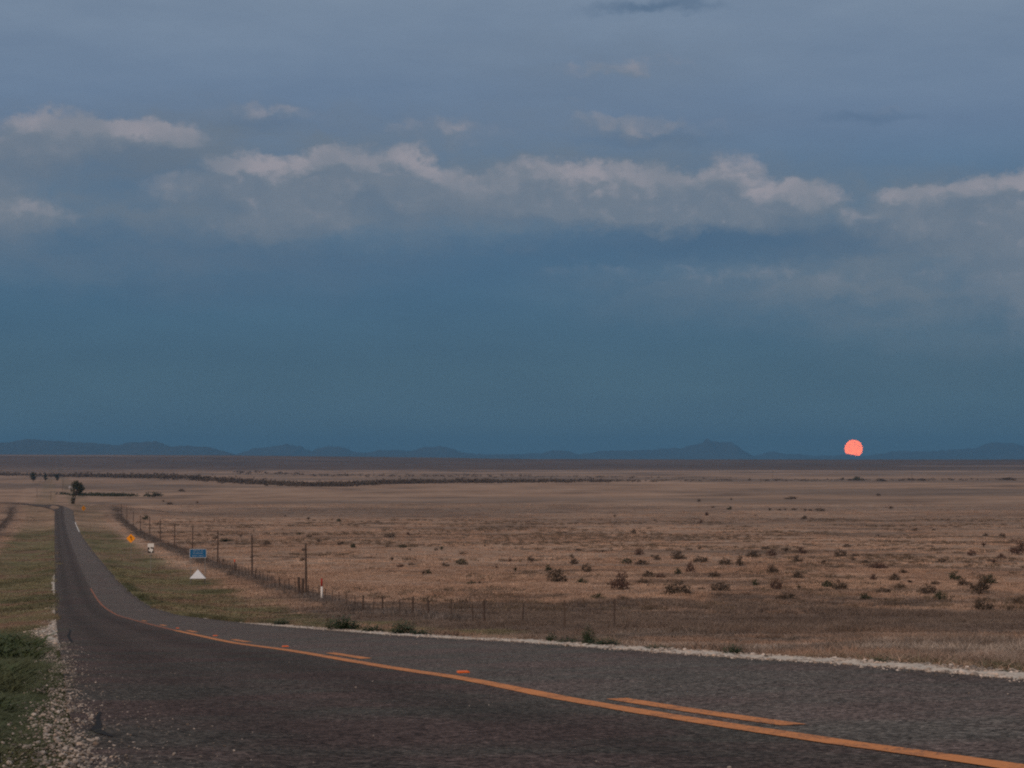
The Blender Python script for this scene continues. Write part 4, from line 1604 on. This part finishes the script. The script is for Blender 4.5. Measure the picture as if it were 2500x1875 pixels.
WM = [(data('weed_leaves', weed_mesh(500 + i, 190, 1), m_weed)) for i in range(4)]
stv, stf = [], []
for i in range(9):
    a = i * .7
    v, f = tube([(.05 * math.cos(a), .05 * math.sin(a), -.05), (.16 * math.cos(a), .16 * math.sin(a), .45), (.26 * math.cos(a), .26 * math.sin(a), .75)], [.012, .009, .004], 4)
    stv, stf = merge((stv, stf), (v, f))
WST = data('weed_stems', (stv, stf), m_weed)
WEEDS = [  # photo x, foot y, width px, height px, label
    (838, 1531, 62, 26, 'green leafy weed covering the pale gravel, leftmost along the far road edge'),
    (912, 1534, 48, 15, 'low green weed just behind the gravel edge, right of the leftmost clump'),
    (985, 1544, 60, 24, 'green leafy weed clump leaning over the thin start of the gravel shoulder'),
    (1030, 1549, 50, 14, 'low green weed at the gravel edge before the short dark post'),
    (1436, 1560, 34, 38, 'tallest upright green weed with a pale tip above the gravel shoulder'),
    (1475, 1574, 66, 18, 'low spreading green weed at the foot of the tallest roadside weed'),
    (1385, 1566, 46, 12, 'short green weed left of the tallest weed on the gravel shoulder'),
    (1605, 1585, 60, 13, 'flat green weed behind the middle of the gravel shoulder'),
    (1790, 1597, 48, 22, 'dull green weed standing in tan grass behind the gravel shoulder'),
    (2150, 1624, 62, 17, 'dark green weed sprawling onto the gravel shoulder at the right'),
    (2265, 1618, 70, 10, 'thin low green weed right of the dark one on the gravel'),
    (2460, 1632, 70, 14, 'faint green weed behind the gravel at the right frame edge'),
    (1345, 1560, 30, 20, 'thin green stalks rising left along the gravel near the dark post'),
    (690, 1521, 40, 13, 'small green weed between two bare gravel patches at far road edge'),
]
for i, (px, py, w, hp, lab) in enumerate(WEEDS):
    # the plants root just past the gravel: walk the pavement edge to the matching bearing
    ys = np.linspace(10, 120, 2200)
    tt = RW + .42
    pxs = CX + F * (xl(ys) + tt) / ys
    Y_ = float(ys[np.argmin(np.abs(pxs - px))])
    X_ = float(xl(Y_)) + tt
    o = empty('roadside_weed', (X_, Y_, h1(X_, Y_) - .02), random.uniform(0, 6))
    o.scale = (w / F * Y_ * 1.25, w / F * Y_ * .9, hp / F * Y_ * 1.7)
    for nm, dm in (('leaves', WM[i % 4]), ('stems', WST)):
        p = bpy.data.objects.new(nm, dm)
        COL.objects.link(p)
        p.parent = o
    tag(o, lab, 'weed', 'weeds along the far road edge')
LW = [(9.5, -.55, .45, .20, 'low green weed among the stones at the bottom left corner'),
      (12.5, -.60, .60, .24, 'green weed on the left verge just above the stone patch'),
      (17.5, -.75, .85, .36, 'bushy green weed on the left verge beside the gravel'),
      (25, -.80, 1.1, .50, 'dark green weed clump on the left verge below the pale gravel bulge'),
      (33, -1.0, 1.5, .62, 'largest dark green weed clump leaning at the left pavement edge'),
      (42, -1.3, 1.5, .55, 'green weed clump farthest up the left verge before the mown grass')]
LWM = [data('weed_leaves', blades(230, .5, 1.0, .03, .75, 560 + i), m_weed2) for i in range(3)]
for i, (y, t, w, hh, lab) in enumerate(LW):
    X_ = float(xl(y)) + t
    o = empty('verge_weed', (X_, y, h1(X_, y) - .02), random.uniform(0, 6))
    o.scale = (w * .85, w * .85, hh * .62)
    for nm, dm in (('leaves', LWM[i % 3]), ('stems', WST)):
        p = bpy.data.objects.new(nm, dm)
        COL.objects.link(p)
        p.parent = o
    tag(o, lab, 'weed', 'weeds on the left verge')

# ------------------------------------------------------------------ trees and brush far off
def tree(px, pyb, pyt, wpx, label, lean=0.0, ymin=700, Y=None, seed=1, trunk=.25, group='trees beyond the crest'):
    if Y is None:
        X_, Y_, Z_ = ground_at(px, pyb, ymin)
    else:
        X_, Y_, _ = at_depth(px, pyb, Y)
        Z_ = h1(X_, Y_)
    hh = (pyb - pyt) / F * Y_
    w = wpx / F * Y_
    g = np.random.default_rng(seed)
    e = empty('tree', (X_, Y_, Z_))
    tv, tf = tube([(0, 0, -.5), (lean * .3, 0, hh * .25), (lean * .7, 0, hh * .5), (lean, 0, hh * .78)], [.36, .3, .24, .08], 8)
    LV, LF = [], []
    for i in range(46):
        a = g.uniform(0, 2 * math.pi)
        q = math.sqrt(g.random()) * w * .46
        s = g.random()
        c = np.array([lean + q * math.cos(a), q * math.sin(a), hh * (trunk + (1 - trunk) * (.08 + .84 * s))])
        k_ = 1 - .6 * abs(s - .5) * 2
        c[0] = lean + (c[0] - lean) * k_
        c[1] *= k_
        if i % 4 == 0:
            sv, sf = tube([(lean * .6, 0, hh * .4), tuple((c + np.array([lean * .6, 0, hh * .4])) / 2 + np.array([0, 0, -.1])), tuple(c)], [.12, .07, .02], 5)
            tv, tf = merge((tv, tf), (sv, sf))
        for j in range(26):
            p = c + g.normal(0, w * .075, 3)
            d1 = g.normal(0, 1, 3)
            d1 /= np.linalg.norm(d1)
            d2 = np.cross(d1, g.normal(0, 1, 3))
            d2 /= max(np.linalg.norm(d2), 1e-3)
            L = w * .05 * g.uniform(.6, 1.4)
            k = len(LV)
            LV += [tuple(p - d2 * L * .5), tuple(p + d1 * L), tuple(p + d2 * L * .5), tuple(p - d1 * L)]
            LF.append((k, k + 1, k + 2, k + 3))
    mesh_obj('trunk', tv, tf, m_bark, e)
    mesh_obj('crown', LV, LF, m_tree, e)
    tag(e, label, 'tree', group)
    return e


tree(180, 1229, 1172, 36, 'tall dark tree rising behind the crest at the end of the road', 1.6, Y=980, seed=3, trunk=.36)
tree(178, 1230, 1201, 13, 'narrow dark tree in front of the tall tree past the road crest', 0, Y=960, seed=8, trunk=.02)
tree(196, 1209, 1183, 22, 'lower dark tree just right of the tall tree past the road', 0, seed=4, trunk=.1)
tree(81, 1175, 1153, 18, 'leftmost of three round dark trees far beyond the road', 0, seed=5, trunk=.1)
tree(111, 1175, 1156, 13, 'middle one of three round dark trees far beyond the road', 0, seed=6, trunk=.12)
tree(139, 1175, 1157, 14, 'rightmost of three round dark trees far beyond the road', 0, seed=7, trunk=.12)

# small pale structure left of the tall tree
X_, Y_, Z_ = ground_at(173, 1193, 900)
s = 10.0 / F * Y_
e = empty('shed', (X_, Y_, Z_), R(15))
v, f = prism([(-s / 2, -.3), (s / 2, -.3), (s / 2, s * .42), (-s / 2, s * .42)], 0, s * .7)
mesh_obj('wall', v, f, m_wall, e)
v = [(-s * .54, -.15, s * .43), (s * .54, -.15, s * .43), (s * .54, s * .35, s * .62), (-s * .54, s * .35, s * .62), (s * .54, s * .85, s * .43), (-s * .54, s * .85, s * .43)]
mesh_obj('roof', v, [(0, 1, 2, 3), (3, 2, 4, 5), (0, 3, 5), (1, 4, 2), (0, 5, 4, 1)], m_roofm, e)
v, f = box(-s * .12, s * .1, -.03, -.004, 0, s * .3)
mesh_obj('door', v, f, m_dark, e)
tag(e, 'tiny pale shed against the left side of the tall dark tree', 'shed')


def brush_mass(name, path, n, hpx, seed, thick=10.0, ymin=900):
    """a far-off line of brush that reads as one mass"""
    g = np.random.default_rng(seed)
    path = np.array(path, float)
    seg = np.linspace(path[0, 0], path[-1, 0], 160)
    pts = np.array([ground_at(x, np.interp(x, path[:, 0], path[:, 1]), ymin) for x in seg])
    dens = np.interp(seg, path[:, 0], path[:, 2])
    V, Fc = [], []
    for i in range(n):
        q = g.uniform(0, len(seg) - 1.01)
        k = int(q)
        if g.random() > dens[k]:
            continue
        p = pts[k] + (pts[k + 1] - pts[k]) * (q - k)
        x, y = p[0] + g.normal(0, 6), p[1] + g.normal(0, thick)
        z = h1(x, y)
        s = hpx / F * y * g.uniform(.35, 1.1) * (.5 + .5 * dens[k])
        for j in range(16):
            c = np.array([x, y, z]) + g.normal(0, 1, 3) * np.array([s * .8, s * .6, s * .3]) + np.array([0, 0, s * .45])
            d1 = g.normal(0, 1, 3)
            d1 /= np.linalg.norm(d1)
            d2 = np.cross(d1, g.normal(0, 1, 3))
            d2 /= max(np.linalg.norm(d2), 1e-3)
            L = s * .42
            kk = len(V)
            V += [tuple(c - d2 * L * .5), tuple(c + d1 * L), tuple(c + d2 * L * .5), tuple(c - d1 * L)]
            Fc.append((kk, kk + 1, kk + 2, kk + 3))
    o = mesh_obj(name, V, Fc, m_leaf_b if name != 'hedge_brush' else m_tree)
    o['kind'] = 'stuff'
    return o


brush_mass('creek_brush', [(-60, 1160, .8), (60, 1161, .5), (120, 1163, .5), (200, 1164, .9), (330, 1166, 1), (450, 1168, 1), (565, 1177, 1), (700, 1184, 1), (820, 1186, 1), (950, 1181, 1), (1100, 1178, .9),
                           (1250, 1177, .7), (1400, 1176, .45), (1560, 1175, .2), (1750, 1174, .12), (2500, 1172, .1)], 3400, 8.5, 61, 34)
brush_mass('hedge_brush', [(170, 1209, .9), (200, 1210, 1), (310, 1211, 1), (325, 1212, .3), (345, 1212, .2)], 240, 6.5, 62, 9)
brush_mass('plain_brush', [(560, 1152, .2), (600, 1154, .8), (700, 1158, .9), (760, 1160, .6), (900, 1162, .7), (1000, 1163, .5), (1250, 1163, .55), (1500, 1166, .4), (1800, 1168, .15)], 420, 5.5, 63, 90)

# ------------------------------------------------------------------ haze: the evening air over the whole plain
zmin = float(GZ.min()) - 1.5
xa, xb = float(GX.min()) - 500, float(GX.max()) + 500
v, f = box(xa, xb, -2700, 32600, zmin, 330)
haze = mesh_obj('haze', v, f)
mh = bpy.data.materials.new('evening_air')
mh.use_nodes = True
mh.node_tree.nodes.clear()
T = NT(mh.node_tree)
pvn = T.node('ShaderNodeVolumePrincipled')
pvn.inputs['Color'].default_value = (.165, .42, .70, 1)
pvn.inputs['Density'].default_value = 5.0e-5
pvn.inputs['Density Attribute'].default_value = ''
pvn.inputs['Anisotropy'].default_value = 0.0
oo = T.node('ShaderNodeOutputMaterial')
T.link(pvn.outputs[0], oo.inputs['Volume'])
haze.data.materials.append(mh)
haze['kind'] = 'stuff'
